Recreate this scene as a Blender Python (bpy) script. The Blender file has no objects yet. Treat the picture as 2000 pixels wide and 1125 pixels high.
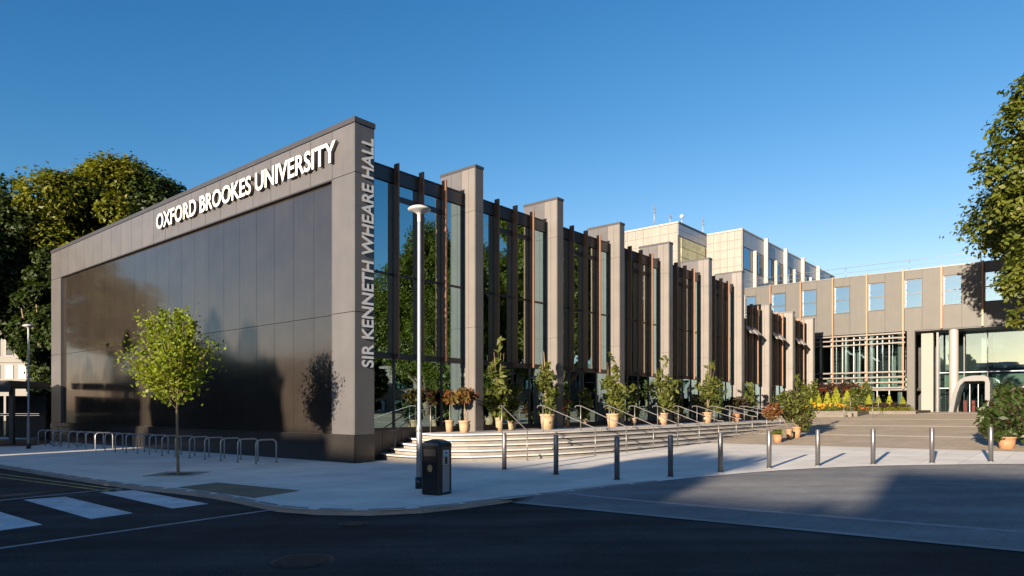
import bpy, bmesh, math, random
import numpy as np
from mathutils import Vector, Matrix
random.seed(7)
R = math.radians
scene = bpy.context.scene
COL = scene.collection

# ------------------------------------------------------------------ camera, light, exposure
cam_d = bpy.data.cameras.new('camera')
cam_d.lens = 24.0; cam_d.sensor_width = 36.0; cam_d.shift_y = 0.11625
cam_d.clip_start = 0.1; cam_d.clip_end = 3000
cam = bpy.data.objects.new('camera', cam_d); COL.objects.link(cam)
cam.location = (0, 0, 1.7); cam.rotation_euler = (R(90), 0, 0)
scene.camera = cam

SUN_AZ, SUN_EL = R(32.8 + 180), R(9.8)          # compass style azimuth, clockwise from +Y
world = bpy.data.worlds.new('World'); scene.world = world; world.use_nodes = True
wn = world.node_tree.nodes; wl = world.node_tree.links
bg = wn['Background']; sky = wn.new('ShaderNodeTexSky')
sky.sky_type = 'NISHITA'; sky.sun_disc = False
sky.sun_elevation = R(10); sky.sun_rotation = SUN_AZ
sky.altitude = 0; sky.air_density = 1.0; sky.dust_density = 0.5; sky.ozone_density = 2.2
bg.inputs['Strength'].default_value = 0.12
# colour response of the film to the clear sky: one smooth power curve per channel over the whole sky
sep = wn.new('ShaderNodeSeparateColor'); cmb = wn.new('ShaderNodeCombineColor'); wl.new(sky.outputs[0], sep.inputs[0])
for ch, (gam, gain, knee) in enumerate(((2.05, .065, 3.0), (1.27, .117, 5.5), (1.03, .178, 5.5))):
    def mth(op, x, y=None):
        m_ = wn.new('ShaderNodeMath'); m_.operation = op
        for i_, s_ in enumerate((x, y)):
            if isinstance(s_, (int, float)): m_.inputs[i_].default_value = s_
            elif s_ is not None: wl.new(s_, m_.inputs[i_])
        return m_.outputs[0]
    raw = mth('MINIMUM', sep.outputs[ch], 30.0); mn = mth('MINIMUM', raw, knee)
    pw = mth('POWER', mn, gam); lin_ = mth('DIVIDE', raw, mth('MAXIMUM', mn, 1e-4))     # a straight line beyond the knee
    wl.new(mth('MULTIPLY', mth('MULTIPLY', pw, lin_), gain*1.12/.4036), cmb.inputs[ch])
wl.new(cmb.outputs[0], bg.inputs['Color'])
sun_d = bpy.data.lights.new('sun', 'SUN'); sun_d.energy = 5.0; sun_d.angle = R(0.55); sun_d.color = (1.0, 0.83, 0.64)
sun = bpy.data.objects.new('sun', sun_d); COL.objects.link(sun)
SD = Vector((math.sin(SUN_AZ)*math.cos(SUN_EL), math.cos(SUN_AZ)*math.cos(SUN_EL), math.sin(SUN_EL)))  # towards the sun
sun.rotation_euler = SD.to_track_quat('Z', 'Y').to_euler()
vs = scene.view_settings
vs.view_transform = 'Standard'; vs.look = 'None'; vs.exposure = 1.75; vs.gamma = 1; vs.use_curve_mapping = False
scene.render.engine = 'CYCLES'
scene.cycles.max_bounces = 6; scene.cycles.transparent_max_bounces = 12
scene.cycles.caustics_reflective = False; scene.cycles.caustics_refractive = False

# ------------------------------------------------------------------ frames
F = 1333.0
C0 = Vector((-4.88, 21.2, 0)); DR = Vector((.643, .766, 0)).normalized(); DL = Vector((-DR.y, DR.x, 0))
ROT = math.atan2(DR.y, DR.x)
def W(t, s, z=0.0):
    p = C0 + DR*t + DL*s; return Vector((p.x, p.y, z))
def TS(x, y):
    d = Vector((x, y, 0)) - C0; return d.dot(DR), d.dot(DL)
def gp(u, v, off=0.0):                       # point of the gently tilted ground plane seen at photo pixel u, v
    k = (u-1000)/F; Y = (1.7-off)*F/((v-795)+0.01*F*k)
    return Vector((k*Y, Y, 0.01*k*Y+off))
RISE = .95
def G(x, y):
    t, s = TS(x, y); f = min(max((t-16)/28.0, 0), 1)
    return 0.01*x + f*RISE
def GW(t, s):
    p = W(t, s); return G(p.x, p.y)
def at_u(u, s):                               # distance along the glazed front where column u meets line s
    k = (u-1000)/F
    a = C0 + DL*s
    return (k*a.y - a.x)/(DR.x - k*DR.y)

# ------------------------------------------------------------------ object helpers
def tag(o, label=None, cat=None, group=None, kind=None):
    if label: o['label'] = label
    if cat: o['category'] = cat
    if group: o['group'] = group
    if kind: o['kind'] = kind
    return o
def empty(name, loc, rz=0.0, label=None, cat=None, group=None):
    o = bpy.data.objects.new(name, None); COL.objects.link(o)
    o.location = loc; o.rotation_euler = (0, 0, rz); o.empty_display_size = .3
    return tag(o, label, cat, group)
def wthing(name, t, s, z, label, cat, group=None):
    return empty(name, W(t, s, z), ROT, label, cat, group)
def link(name, me, parent=None, loc=None, rz=0.0):
    o = bpy.data.objects.new(name, me); COL.objects.link(o)
    if parent: o.parent = parent
    if loc is not None: o.location = loc
    if rz: o.rotation_euler = (0, 0, rz)
    return o
def copy_tree(o, parent=None):
    c = o.copy(); COL.objects.link(c); c.parent = parent
    for ch in list(o.children): copy_tree(ch, c)
    return c

class MB:
    def __init__(s): s.v = []; s.f = []; s.sm = []
    def add(s, vs_, fs, smooth=False):
        n = len(s.v); s.v += [tuple(p) for p in vs_]
        for f in fs: s.f.append(tuple(i+n for i in f)); s.sm.append(smooth)
    def box(s, x0, x1, y0, y1, z0, z1):
        s.add([(x0,y0,z0),(x1,y0,z0),(x1,y1,z0),(x0,y1,z0),(x0,y0,z1),(x1,y0,z1),(x1,y1,z1),(x0,y1,z1)],
              [(0,3,2,1),(4,5,6,7),(0,1,5,4),(1,2,6,5),(2,3,7,6),(3,0,4,7)])
    def prism(s, pts, z0, z1, caps=True):          # pts ccw, list of (x,y) ; z0/z1 numbers or lists
        n = len(pts)
        a = [z0]*n if not isinstance(z0, (list, tuple)) else z0
        b = [z1]*n if not isinstance(z1, (list, tuple)) else z1
        vs_ = [(p[0],p[1],a[i]) for i, p in enumerate(pts)] + [(p[0],p[1],b[i]) for i, p in enumerate(pts)]
        fs = [(i, (i+1) % n, n+(i+1) % n, n+i) for i in range(n)]
        if caps: fs += [tuple(range(n, 2*n)), tuple(range(n-1, -1, -1))]
        s.add(vs_, fs)
    def tube(s, pts, r, n=8, caps=True, smooth=True):
        pts = [Vector(p) for p in pts]
        rr = r if isinstance(r, (list, tuple)) else [r]*len(pts)
        rings = []; up = None
        for i, p in enumerate(pts):
            if i == 0: d = pts[1]-p
            elif i == len(pts)-1: d = p-pts[i-1]
            else: d = (pts[i+1]-p).normalized() + (p-pts[i-1]).normalized()
            d.normalize()
            if up is None: up = Vector((0,0,1)) if abs(d.z) < .9 else Vector((1,0,0))
            a = d.cross(up)
            if a.length < 1e-4: a = d.cross(Vector((0,1,0)))
            a.normalize(); b = a.cross(d).normalized(); up = b
            rings.append([p + (a*math.cos(2*math.pi*k/n) + b*math.sin(2*math.pi*k/n))*rr[i] for k in range(n)])
        vs_ = [q for ring in rings for q in ring]; fs = []
        for i in range(len(pts)-1):
            for k in range(n):
                fs.append((i*n+k, i*n+(k+1) % n, (i+1)*n+(k+1) % n, (i+1)*n+k))
        n0 = len(s.v); s.add(vs_, fs, smooth)
        if caps:
            s.f.append(tuple(n0+k for k in range(n-1, -1, -1))); s.sm.append(False)
            m = n0+(len(pts)-1)*n; s.f.append(tuple(m+k for k in range(n))); s.sm.append(False)
    def lathe(s, prof, n=16, cx=0, cy=0, smooth=True):    # prof (r,z)
        vs_ = [(cx+r*math.cos(2*math.pi*k/n), cy+r*math.sin(2*math.pi*k/n), z) for r, z in prof for k in range(n)]
        fs = [(i*n+k, i*n+(k+1) % n, (i+1)*n+(k+1) % n, (i+1)*n+k) for i in range(len(prof)-1) for k in range(n)]
        s.add(vs_, fs, smooth)
    def mesh(s, name, m):
        me = bpy.data.meshes.new(name); me.from_pydata(s.v, [], s.f)
        me.polygons.foreach_set('use_smooth', s.sm); me.materials.append(m); me.update(); return me
    def build(s, name, m, parent=None, loc=None, rz=0.0):
        return link(name, s.mesh(name, m), parent, loc, rz)
_bc = {}
def piece(name, x0, x1, y0, y1, z0, z1, m, parent, label=None):    # a box part whose mesh is shared between equal pieces
    key = (round(x1-x0, 4), round(y1-y0, 4), round(z1-z0, 4), m.name)
    if key not in _bc:
        b = MB(); b.box(0, x1-x0, 0, y1-y0, 0, z1-z0); _bc[key] = b.mesh(name, m)
    o = link(name, _bc[key], parent, (x0, y0, z0))
    if label: o['label'] = label
    return o
def quads(name, vs_, m, parent=None, smooth=False, fs=None):
    b = MB(); b.add(vs_, fs or [tuple(range(len(vs_)))], smooth); return b.build(name, m, parent)

# ------------------------------------------------------------------ materials
def mat(name, col, rough=.6, metal=0.0, var=0.0, scale=4.0, bump=0.0, bscale=60.0, spec=.5, stretch=None, col2=None, obj_var=0.0, rvar=0.0, coat=0.0, streak=0.0):
    m = bpy.data.materials.new(name); m.use_nodes = True
    nt = m.node_tree; n = nt.nodes; l = nt.links; p = n['Principled BSDF']
    p.inputs['Roughness'].default_value = rough; p.inputs['Metallic'].default_value = metal
    p.inputs['Specular IOR Level'].default_value = spec
    p.inputs['Coat Weight'].default_value = coat; p.inputs['Coat Roughness'].default_value = .06
    c4 = (*col, 1); out = None
    p.inputs['Base Color'].default_value = c4
    tc = n.new('ShaderNodeTexCoord'); src = tc.outputs['Object']
    if stretch:
        mp = n.new('ShaderNodeMapping'); mp.inputs['Scale'].default_value = stretch; l.new(src, mp.inputs[0]); src = mp.outputs[0]
    if var or col2:
        geo = n.new('ShaderNodeNewGeometry')
        srcw = geo.outputs['Position']
        if stretch:
            mp2 = n.new('ShaderNodeMapping'); mp2.inputs['Scale'].default_value = stretch; l.new(srcw, mp2.inputs[0]); srcw = mp2.outputs[0]
        nz = n.new('ShaderNodeTexNoise'); nz.inputs['Scale'].default_value = scale; nz.inputs['Detail'].default_value = 6; nz.inputs['Roughness'].default_value = .6
        l.new(srcw, nz.inputs['Vector'])
        rp = n.new('ShaderNodeValToRGB'); rp.color_ramp.elements[0].position = .3; rp.color_ramp.elements[1].position = .7
        a = tuple(c*(1-var) for c in col); b = col2 or tuple(min(1, c*(1+var)) for c in col)
        rp.color_ramp.elements[0].color = (*a, 1); rp.color_ramp.elements[1].color = (*b, 1)
        l.new(nz.outputs['Fac'], rp.inputs[0]); out = rp.outputs[0]
        if rvar:
            mr = n.new('ShaderNodeMapRange'); mr.inputs['To Min'].default_value = max(rough-rvar, .02); mr.inputs['To Max'].default_value = rough+rvar
            l.new(nz.outputs['Fac'], mr.inputs[0]); l.new(mr.outputs[0], p.inputs['Roughness'])
    if obj_var:
        oi = n.new('ShaderNodeObjectInfo'); hs = n.new('ShaderNodeHueSaturation')
        mr = n.new('ShaderNodeMapRange'); mr.inputs['To Min'].default_value = 1-obj_var; mr.inputs['To Max'].default_value = 1+obj_var
        l.new(oi.outputs['Random'], mr.inputs[0]); l.new(mr.outputs[0], hs.inputs['Value'])
        if out: l.new(out, hs.inputs['Color'])
        else: hs.inputs['Color'].default_value = c4
        out = hs.outputs[0]
    if streak:
        g2 = n.new('ShaderNodeNewGeometry'); m3 = n.new('ShaderNodeMapping'); m3.inputs['Scale'].default_value = (5, 5, .22); l.new(g2.outputs['Position'], m3.inputs[0])
        n3 = n.new('ShaderNodeTexNoise'); n3.inputs['Scale'].default_value = 1.0; n3.inputs['Detail'].default_value = 5; l.new(m3.outputs[0], n3.inputs['Vector'])
        r3 = n.new('ShaderNodeMapRange'); r3.inputs['From Min'].default_value = .35; r3.inputs['From Max'].default_value = .65; r3.inputs['To Min'].default_value = 1-streak; r3.inputs['To Max'].default_value = 1+streak*.6
        l.new(n3.outputs['Fac'], r3.inputs[0]); s3 = n.new('ShaderNodeVectorMath'); s3.operation = 'SCALE'
        if out: l.new(out, s3.inputs[0])
        else: s3.inputs[0].default_value = col
        l.new(r3.outputs[0], s3.inputs['Scale']); out = s3.outputs[0]
    if out: l.new(out, p.inputs['Base Color'])
    if bump:
        nb = n.new('ShaderNodeTexNoise'); nb.inputs['Scale'].default_value = bscale; nb.inputs['Detail'].default_value = 4
        l.new(src, nb.inputs['Vector']); bp = n.new('ShaderNodeBump'); bp.inputs['Strength'].default_value = bump; bp.inputs['Distance'].default_value = .02
        l.new(nb.outputs['Fac'], bp.inputs['Height']); l.new(bp.outputs[0], p.inputs['Normal'])
    return m
def leafmat(name, col, col2, trans=.35):
    m = bpy.data.materials.new(name); m.use_nodes = True
    nt = m.node_tree; n = nt.nodes; l = nt.links; p = n['Principled BSDF']
    geo = n.new('ShaderNodeNewGeometry'); rp = n.new('ShaderNodeMix'); rp.data_type = 'RGBA'
    rp.inputs[6].default_value = (*col, 1); rp.inputs[7].default_value = (*col2, 1)
    nz = n.new('ShaderNodeTexNoise'); nz.inputs['Scale'].default_value = .9; nz.inputs['Detail'].default_value = 3; l.new(geo.outputs['Position'], nz.inputs['Vector'])
    ad = n.new('ShaderNodeMath'); ad.operation = 'MULTIPLY_ADD'; ad.inputs[1].default_value = .6; l.new(geo.outputs['Random Per Island'], ad.inputs[0])
    l.new(nz.outputs['Fac'], ad.inputs[2])
    mr = n.new('ShaderNodeMapRange'); mr.inputs['From Min'].default_value = .3; mr.inputs['From Max'].default_value = 1.2; l.new(ad.outputs[0], mr.inputs[0])
    l.new(mr.outputs[0], rp.inputs[0]); l.new(rp.outputs[2], p.inputs['Base Color'])
    p.inputs['Roughness'].default_value = .5; p.inputs['Specular IOR Level'].default_value = .35
    tr = n.new('ShaderNodeBsdfTranslucent'); mx = n.new('ShaderNodeMixShader'); mx.inputs[0].default_value = trans
    hs = n.new('ShaderNodeHueSaturation'); hs.inputs['Saturation'].default_value = 1.15; hs.inputs['Value'].default_value = 1.2
    l.new(rp.outputs[2], hs.inputs['Color']); l.new(hs.outputs[0], tr.inputs[0])
    l.new(p.outputs[0], mx.inputs[1]); l.new(tr.outputs[0], mx.inputs[2]); l.new(mx.outputs[0], n['Material Output'].inputs[0])
    return m
def glassmat(name, tint, refl=.35, tcol=(.55,.62,.62), ior=1.9, rough=.0, bump=.0):
    m = bpy.data.materials.new(name); m.use_nodes = True
    nt = m.node_tree; n = nt.nodes; l = nt.links; n.remove(n['Principled BSDF'])
    g = n.new('ShaderNodeBsdfGlossy'); g.inputs['Color'].default_value = (*tint, 1); g.inputs['Roughness'].default_value = rough
    t = n.new('ShaderNodeBsdfTransparent'); t.inputs['Color'].default_value = (*tcol, 1)
    fr = n.new('ShaderNodeFresnel'); fr.inputs['IOR'].default_value = ior
    mx = n.new('ShaderNodeMixShader'); mm = n.new('ShaderNodeMath'); mm.operation = 'MAXIMUM'; mm.inputs[1].default_value = refl
    l.new(fr.outputs[0], mm.inputs[0]); l.new(mm.outputs[0], mx.inputs[0]); l.new(t.outputs[0], mx.inputs[1]); l.new(g.outputs[0], mx.inputs[2])
    l.new(mx.outputs[0], n['Material Output'].inputs[0])
    if bump:
        tc = n.new('ShaderNodeTexCoord'); oi = n.new('ShaderNodeObjectInfo'); va = n.new('ShaderNodeVectorMath'); va.operation = 'ADD'
        l.new(tc.outputs['Object'], va.inputs[0]); l.new(oi.outputs['Location'], va.inputs[1])
        nb = n.new('ShaderNodeTexNoise'); nb.inputs['Scale'].default_value = .8; nb.inputs['Detail'].default_value = 1; l.new(va.outputs[0], nb.inputs['Vector'])
        bp = n.new('ShaderNodeBump'); bp.inputs['Strength'].default_value = bump; bp.inputs['Distance'].default_value = .05
        l.new(nb.outputs['Fac'], bp.inputs['Height']); l.new(bp.outputs[0], g.inputs['Normal']); l.new(bp.outputs[0], fr.inputs['Normal'])
    return m

def ground_mat(name, col, col2, var_scale, speck, bump, rough=.85, joints=None, dark=None, wear=0):
    """ground colour from three noises: broad blotches, fine grain, small dark spots"""
    m = bpy.data.materials.new(name); m.use_nodes = True
    nt = m.node_tree; n = nt.nodes; l = nt.links; p = n['Principled BSDF']; p.inputs['Roughness'].default_value = rough
    p.inputs['Specular IOR Level'].default_value = .18
    geo = n.new('ShaderNodeNewGeometry'); pos = geo.outputs['Position']
    def noise(sc, det=5, rg=.6):
        z = n.new('ShaderNodeTexNoise'); z.inputs['Scale'].default_value = sc; z.inputs['Detail'].default_value = det; z.inputs['Roughness'].default_value = rg
        l.new(pos, z.inputs['Vector']); return z.outputs['Fac']
    mx = n.new('ShaderNodeMix'); mx.data_type = 'RGBA'; mx.inputs[6].default_value = (*col, 1); mx.inputs[7].default_value = (*col2, 1)
    mr = n.new('ShaderNodeMapRange'); mr.inputs['From Min'].default_value = .35; mr.inputs['From Max'].default_value = .65; l.new(noise(var_scale), mr.inputs[0]); l.new(mr.outputs[0], mx.inputs[0])
    g = n.new('ShaderNodeMapRange'); g.inputs['From Min'].default_value = .3; g.inputs['From Max'].default_value = .7
    g.inputs['To Min'].default_value = 1-speck; g.inputs['To Max'].default_value = 1+speck; l.new(noise(45, 3), g.inputs[0])
    v2 = n.new('ShaderNodeVectorMath'); v2.operation = 'SCALE'; l.new(mx.outputs[2], v2.inputs[0]); l.new(g.outputs[0], v2.inputs['Scale'])
    cur = v2.outputs[0]
    if dark:
        d = n.new('ShaderNodeMapRange'); d.inputs['From Min'].default_value = .66; d.inputs['From Max'].default_value = .76
        d.inputs['To Min'].default_value = 1; d.inputs['To Max'].default_value = dark; l.new(noise(2.7, 2), d.inputs[0])
        v3 = n.new('ShaderNodeVectorMath'); v3.operation = 'SCALE'; l.new(cur, v3.inputs[0]); l.new(d.outputs[0], v3.inputs['Scale']); cur = v3.outputs[0]
    hgt = noise(55, 4)
    if wear:
        mpw = n.new('ShaderNodeMapping'); mpw.inputs['Rotation'].default_value = (0, 0, .12); mpw.inputs['Scale'].default_value = (.10, .9, 1); l.new(pos, mpw.inputs[0])
        nw = n.new('ShaderNodeTexNoise'); nw.inputs['Scale'].default_value = 1.6; nw.inputs['Detail'].default_value = 6; l.new(mpw.outputs[0], nw.inputs['Vector'])
        rw = n.new('ShaderNodeMapRange'); rw.inputs['From Min'].default_value = .35; rw.inputs['From Max'].default_value = .65; rw.inputs['To Min'].default_value = 1-wear; rw.inputs['To Max'].default_value = 1+wear
        l.new(nw.outputs['Fac'], rw.inputs[0]); v5 = n.new('ShaderNodeVectorMath'); v5.operation = 'SCALE'; l.new(cur, v5.inputs[0]); l.new(rw.outputs[0], v5.inputs['Scale']); cur = v5.outputs[0]
        vo = n.new('ShaderNodeTexVoronoi'); vo.inputs['Scale'].default_value = 38; l.new(pos, vo.inputs['Vector'])
        rv = n.new('ShaderNodeMapRange'); rv.inputs['From Min'].default_value = .0; rv.inputs['From Max'].default_value = .35; rv.inputs['To Min'].default_value = 1+wear*1.6; rv.inputs['To Max'].default_value = 1-wear*.3
        l.new(vo.outputs['Distance'], rv.inputs[0]); v6 = n.new('ShaderNodeVectorMath'); v6.operation = 'SCALE'; l.new(cur, v6.inputs[0]); l.new(rv.outputs[0], v6.inputs['Scale']); cur = v6.outputs[0]
    if joints:                                     # (brick width, row height, mortar, mortar colour factor)
        mp = n.new('ShaderNodeMapping'); mp.inputs['Rotation'].default_value = (0, 0, -ROT); l.new(pos, mp.inputs[0])
        br = n.new('ShaderNodeTexBrick'); br.inputs['Scale'].default_value = 1; br.inputs['Brick Width'].default_value = joints[0]; br.inputs['Row Height'].default_value = joints[1]
        br.inputs['Mortar Size'].default_value = joints[2]; br.inputs['Color1'].default_value = (1,1,1,1); br.inputs['Color2'].default_value = (.9,.9,.9,1)
        f = joints[3]; br.inputs['Mortar'].default_value = (f,f,f,1); l.new(mp.outputs[0], br.inputs['Vector'])
        v4 = n.new('ShaderNodeVectorMath'); v4.operation = 'MULTIPLY'; l.new(cur, v4.inputs[0]); l.new(br.outputs['Color'], v4.inputs[1]); cur = v4.outputs[0]
    l.new(cur, p.inputs['Base Color'])
    bp = n.new('ShaderNodeBump'); bp.inputs['Strength'].default_value = bump; bp.inputs['Distance'].default_value = .01
    l.new(hgt, bp.inputs['Height']); l.new(bp.outputs[0], p.inputs['Normal'])
    return m

M = {}
M['asphalt'] = ground_mat('asphalt', (.018,.020,.022), (.046,.047,.049), .45, .6, .8, .85, dark=.7, wear=.42)
M['pavement'] = ground_mat('pavement_concrete', (.80,.76,.68), (.66,.63,.57), .5, .14, .25, .9, joints=(1.8, .9, .014, .74), dark=.78, wear=.05)
M['ramp'] = ground_mat('ramp_paving', (.34,.28,.21), (.41,.345,.26), .6, .12, .3, .9, joints=(.6, .3, .012, .8))
M['band'] = ground_mat('pale_band_paving', (.58,.50,.40), (.50,.43,.34), .9, .1, .2, .9)
M['setts'] = ground_mat('grey_block_paving', (.19,.19,.19), (.25,.248,.24), .5, .18, .5, .9, joints=(.4, .2, .010, .86), wear=.14)
M['brickpave'] = ground_mat('red_block_paving', (.20,.10,.07), (.14,.08,.06), .8, .2, .5, .8, joints=(.2, .1, .008, .7))
M['tactile'] = ground_mat('buff_blister_paving', (.23,.19,.13), (.17,.145,.11), 1.2, .15, .3, .85)
M['kerb'] = ground_mat('kerb_granite', (.33,.32,.30), (.24,.235,.225), .9, .25, .3, .8)
M['grass'] = ground_mat('grass_ground', (.05,.07,.025), (.08,.085,.04), .4, .4, .6, .9)
M['whitepaint'] = ground_mat('worn_white_road_paint', (.66,.66,.66), (.50,.51,.52), 3., .2, .3, .7, dark=.62, wear=.10)
M['dimpaint'] = ground_mat('worn_grey_line_paint', (.36,.36,.37), (.24,.24,.25), 4., .3, .3, .7)
M['yellowpaint'] = ground_mat('worn_yellow_road_paint', (.45,.36,.12), (.25,.21,.09), 4., .3, .3, .7)
M['iron'] = mat('cast_iron', (0.03, 0.028, 0.026), .6, .4, .4, 12, .5, 80)
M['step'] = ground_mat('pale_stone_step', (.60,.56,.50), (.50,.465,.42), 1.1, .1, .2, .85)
M['riser'] = ground_mat('shaded_riser_stone', (.25,.23,.20), (.19,.175,.155), 1.1, .1, .2, .85)  # step stone darkened, the shade on the risers put into its colour
M['nosing'] = mat('nosing_shadow_tone', (.035,.033,.032), .7)  # stands for the shadow line under each tread edge
M['panel'] = mat('bronze_grey_cladding', (0.088, 0.085, 0.087), .33, .15, .08, 1.2, .03, 6, obj_var=.04, rvar=.05, streak=.025)
M['panel_dark'] = mat('gloss_dark_bronze_cladding', (0.024, 0.020, 0.017), .15, .05, .14, .8, .02, 3, obj_var=.06, rvar=.04, spec=1.0, streak=.04, coat=.45)
M['gap'] = mat('panel_joint_backing', (.02,.018,.016), .8)
M['coping'] = mat('dark_grey_coping', (.05,.05,.055), .45, .4, .1, 3)
M['plinth'] = mat('polished_dark_plinth', (0.024, 0.0216, 0.02), .22, .1, .12, 2, spec=.55)
M['plinth_brown'] = mat('brown_plinth_panel', (.06,.046,.038), .45, .2, .1, 2, obj_var=.06)
M['spandrel'] = mat('slate_grey_spandrel', (.045,.049,.056), .35, .4, .06, 2, obj_var=.05)
M['blade'] = mat('copper_anodised_blade', (0.165, 0.088, 0.052), .42, .3, .12, 1.5, obj_var=.10, stretch=(1,1,.15))
M['frame'] = mat('dark_window_frame', (.035,.034,.036), .4, .3)
M['glass'] = glassmat('hall_glass', (.62,.90,1.0), .50, (.60,.72,.72), 2.0, bump=.035)
M['glass_clear'] = glassmat('entrance_glass', (.62,.78,.88), .20, (.74,.84,.84), 1.5, bump=.02)
M['letters'] = mat('white_letter_face', (0.64, 0.632, 0.616), .35, .0, spec=.5)
M['letters2'] = mat('satin_steel_letter', (0.48, 0.492, 0.51), .35, .0)
M['steel'] = mat('brushed_stainless_steel', (0.192, 0.184, 0.18), .40, .6, .08, 20)
M['bollard'] = mat('satin_bollard_steel', (0.136, 0.136, 0.144), .38, .7, .1, 14)
M['galv'] = mat('galvanised_grey_pole', (0.195, 0.21, 0.2325), .45, .35, .1, 8)
M['black'] = mat('black_plastic', (0.008, 0.009, 0.01), .28, 0, .2, 6, .05, 90)
M['silver'] = mat('ribbed_silver_panel', (.35,.36,.38), .3, .7)
M['white'] = mat('white_lamp_shell', (0.36, 0.36, 0.352), .4)
M['gold'] = mat('gold_emblem', (.55,.38,.16), .45, .3)
M['soil'] = mat('soil', (.05,.035,.022), .95, 0, .3, 20, .5, 50)
M['bark'] = mat('grey_brown_bark', (.14,.10,.065), .85, 0, .3, 9, .6, 40)
M['barkpale'] = mat('young_tree_bark', (.20,.15,.085), .8, 0, .25, 9, .4, 60)
M['terra'] = mat('weathered_terracotta', (0.2808, 0.1404, 0.0702), .75, 0, .14, 9, .1, 50, obj_var=.08)
M['pot_buff'] = mat('buff_clay_pot', (0.2808, 0.195, 0.117), .75, 0, .14, 9, .1, 50, obj_var=.10)
M['cream'] = mat('cream_tile_cladding', (0.17, 0.16, 0.145), .5, .0, .06, .7, obj_var=.04, streak=.10)
M['shade_blue'] = mat('cladding_in_blue_shade', (0.17, 0.205, 0.26), .35, .2, .05, .9, obj_var=.04)  # blue shade of the right hand faces put into the cladding colour
M['paleframe'] = mat('off_white_fin', (0.234, 0.2145, 0.195), .5, 0, .05, 2)
M['glassblock'] = mat('yellow_green_glass_block', (.30,.30,.17), .25, 0, .35, 1.2, obj_var=.2)
M['intfloor'] = mat('interior_floor_brown', (.13,.10,.075), .5)
M['intwall'] = mat('interior_wall_grey', (.16,.16,.155), .8, 0, .3, .7)
M['intdark'] = mat('interior_wall_dark', (.035,.035,.037), .8, 0, .3, .7)
M['intwhite'] = mat('interior_white', (0.2805, 0.2677, 0.238), .7)
M['intgreen'] = mat('interior_pale_green', (0.2295, 0.272, 0.204), .7)
M['magenta'] = mat('magenta_screen', (.35,.02,.08), .6)
M['rust'] = mat('brown_render_panel', (0.053, 0.050, 0.045), .6, .05, .08, 1.5, .05, 30, obj_var=.04, streak=.07)
M['ribcopper'] = mat('orange_copper_rib', (0.1512, 0.0756, 0.0396), .45, .3, .1, 2)
M['win_sky'] = glassmat('office_window_glass', (.46,.68,.86), .45, (.5,.6,.66), 1.9, bump=.03)
M['louvre'] = mat('dusty_grey_brown_louvre', (0.0972, 0.0828, 0.072), .5, .2, .06, 3)
M['red'] = mat('red_poster', (.5,.03,.03), .5)
M['rubber'] = mat('black_rubber', (.02,.02,.02), .8)
L1 = leafmat('leaf_mid_green', (.036,.062,.009), (.118,.128,.017), .35)
L2 = leafmat('leaf_dark_green', (.012,.026,.007), (.042,.062,.012), .3)
L3 = leafmat('leaf_lime_green', (0.1170, 0.1716, 0.0117), (0.1950, 0.2262, 0.0234), .45)
L4 = leafmat('leaf_red_orange', (.125,.030,.014), (.085,.070,.014), .3)
L5 = leafmat('leaf_olive_green', (0.0468, 0.0663, 0.0140), (0.1053, 0.1170, 0.0234), .35)
L6 = leafmat('leaf_dark_purple', (0.0234, 0.0094, 0.0094), (0.0351, 0.0234, 0.0109), .2)
L7 = leafmat('leaf_golden_green', (.055,.078,.008), (.155,.155,.014), .35)
FY = leafmat('flower_yellow_orange', (0.4680, 0.2184, 0.0156), (0.5070, 0.3276, 0.0234), .2)
FR = leafmat('flower_red', (0.3900, 0.0312, 0.0156), (0.3120, 0.0780, 0.0312), .2)

M['letter_side'] = mat('letter_return_dark', (.06,.055,.05), .5)

M['fin'] = mat('bronze_fin_cladding_sunlit_tone', (0.132, 0.120, 0.111), .40, .12, .06, 1.2, .03, 6, obj_var=.035, rvar=.04, streak=.025)  # wall cladding again, with the brighter light on the fins put into its colour
M['intteal'] = mat('interior_wall_teal_grey', (.27,.36,.38), .8, 0, .45, .45)
M['bedwall'] = ground_mat('bed_wall_stone', (.13,.118,.10), (.10,.09,.078), 1.1, .1, .2, .85)
M['pilaster'] = mat('pale_pilaster', (.15,.145,.13), .6, 0, .05, 2)
M['lobbypale'] = mat('lobby_pale_blue_green', (.30,.36,.36), .7, 0, .12, .8)
M['hoop'] = mat('galvanised_hoop_steel', (.40,.40,.41), .38, .55, .08, 20)
M['farwhite'] = mat('far_white_render', (.14,.135,.125), .7, 0, .06, 1)
# ------------------------------------------------------------------ the setting
def poly_surface(name, pts, m, kind='structure', parent=None):
    me = bpy.data.meshes.new(name); me.from_pydata([tuple(p) for p in pts], [], [tuple(range(len(pts)))])
    me.materials.append(m); me.update()
    if me.polygons[0].normal.z < 0: me.flip_normals()
    o = link(name, me, parent)
    if kind: o['kind'] = kind
    return o
def pl(x, y, off=0.0): return Vector((x, y, 0.01*x+off))

poly_surface('ground', [(-900,-900,-2.4),(900,-900,-2.4),(900,1200,-2.4),(-900,1200,-2.4)], M['grass'])
road = poly_surface('road', [pl(-130,-110,-.09), pl(130,-110,-.09), pl(130,75,-.09), pl(-130,75,-.09)], M['asphalt'])

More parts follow.
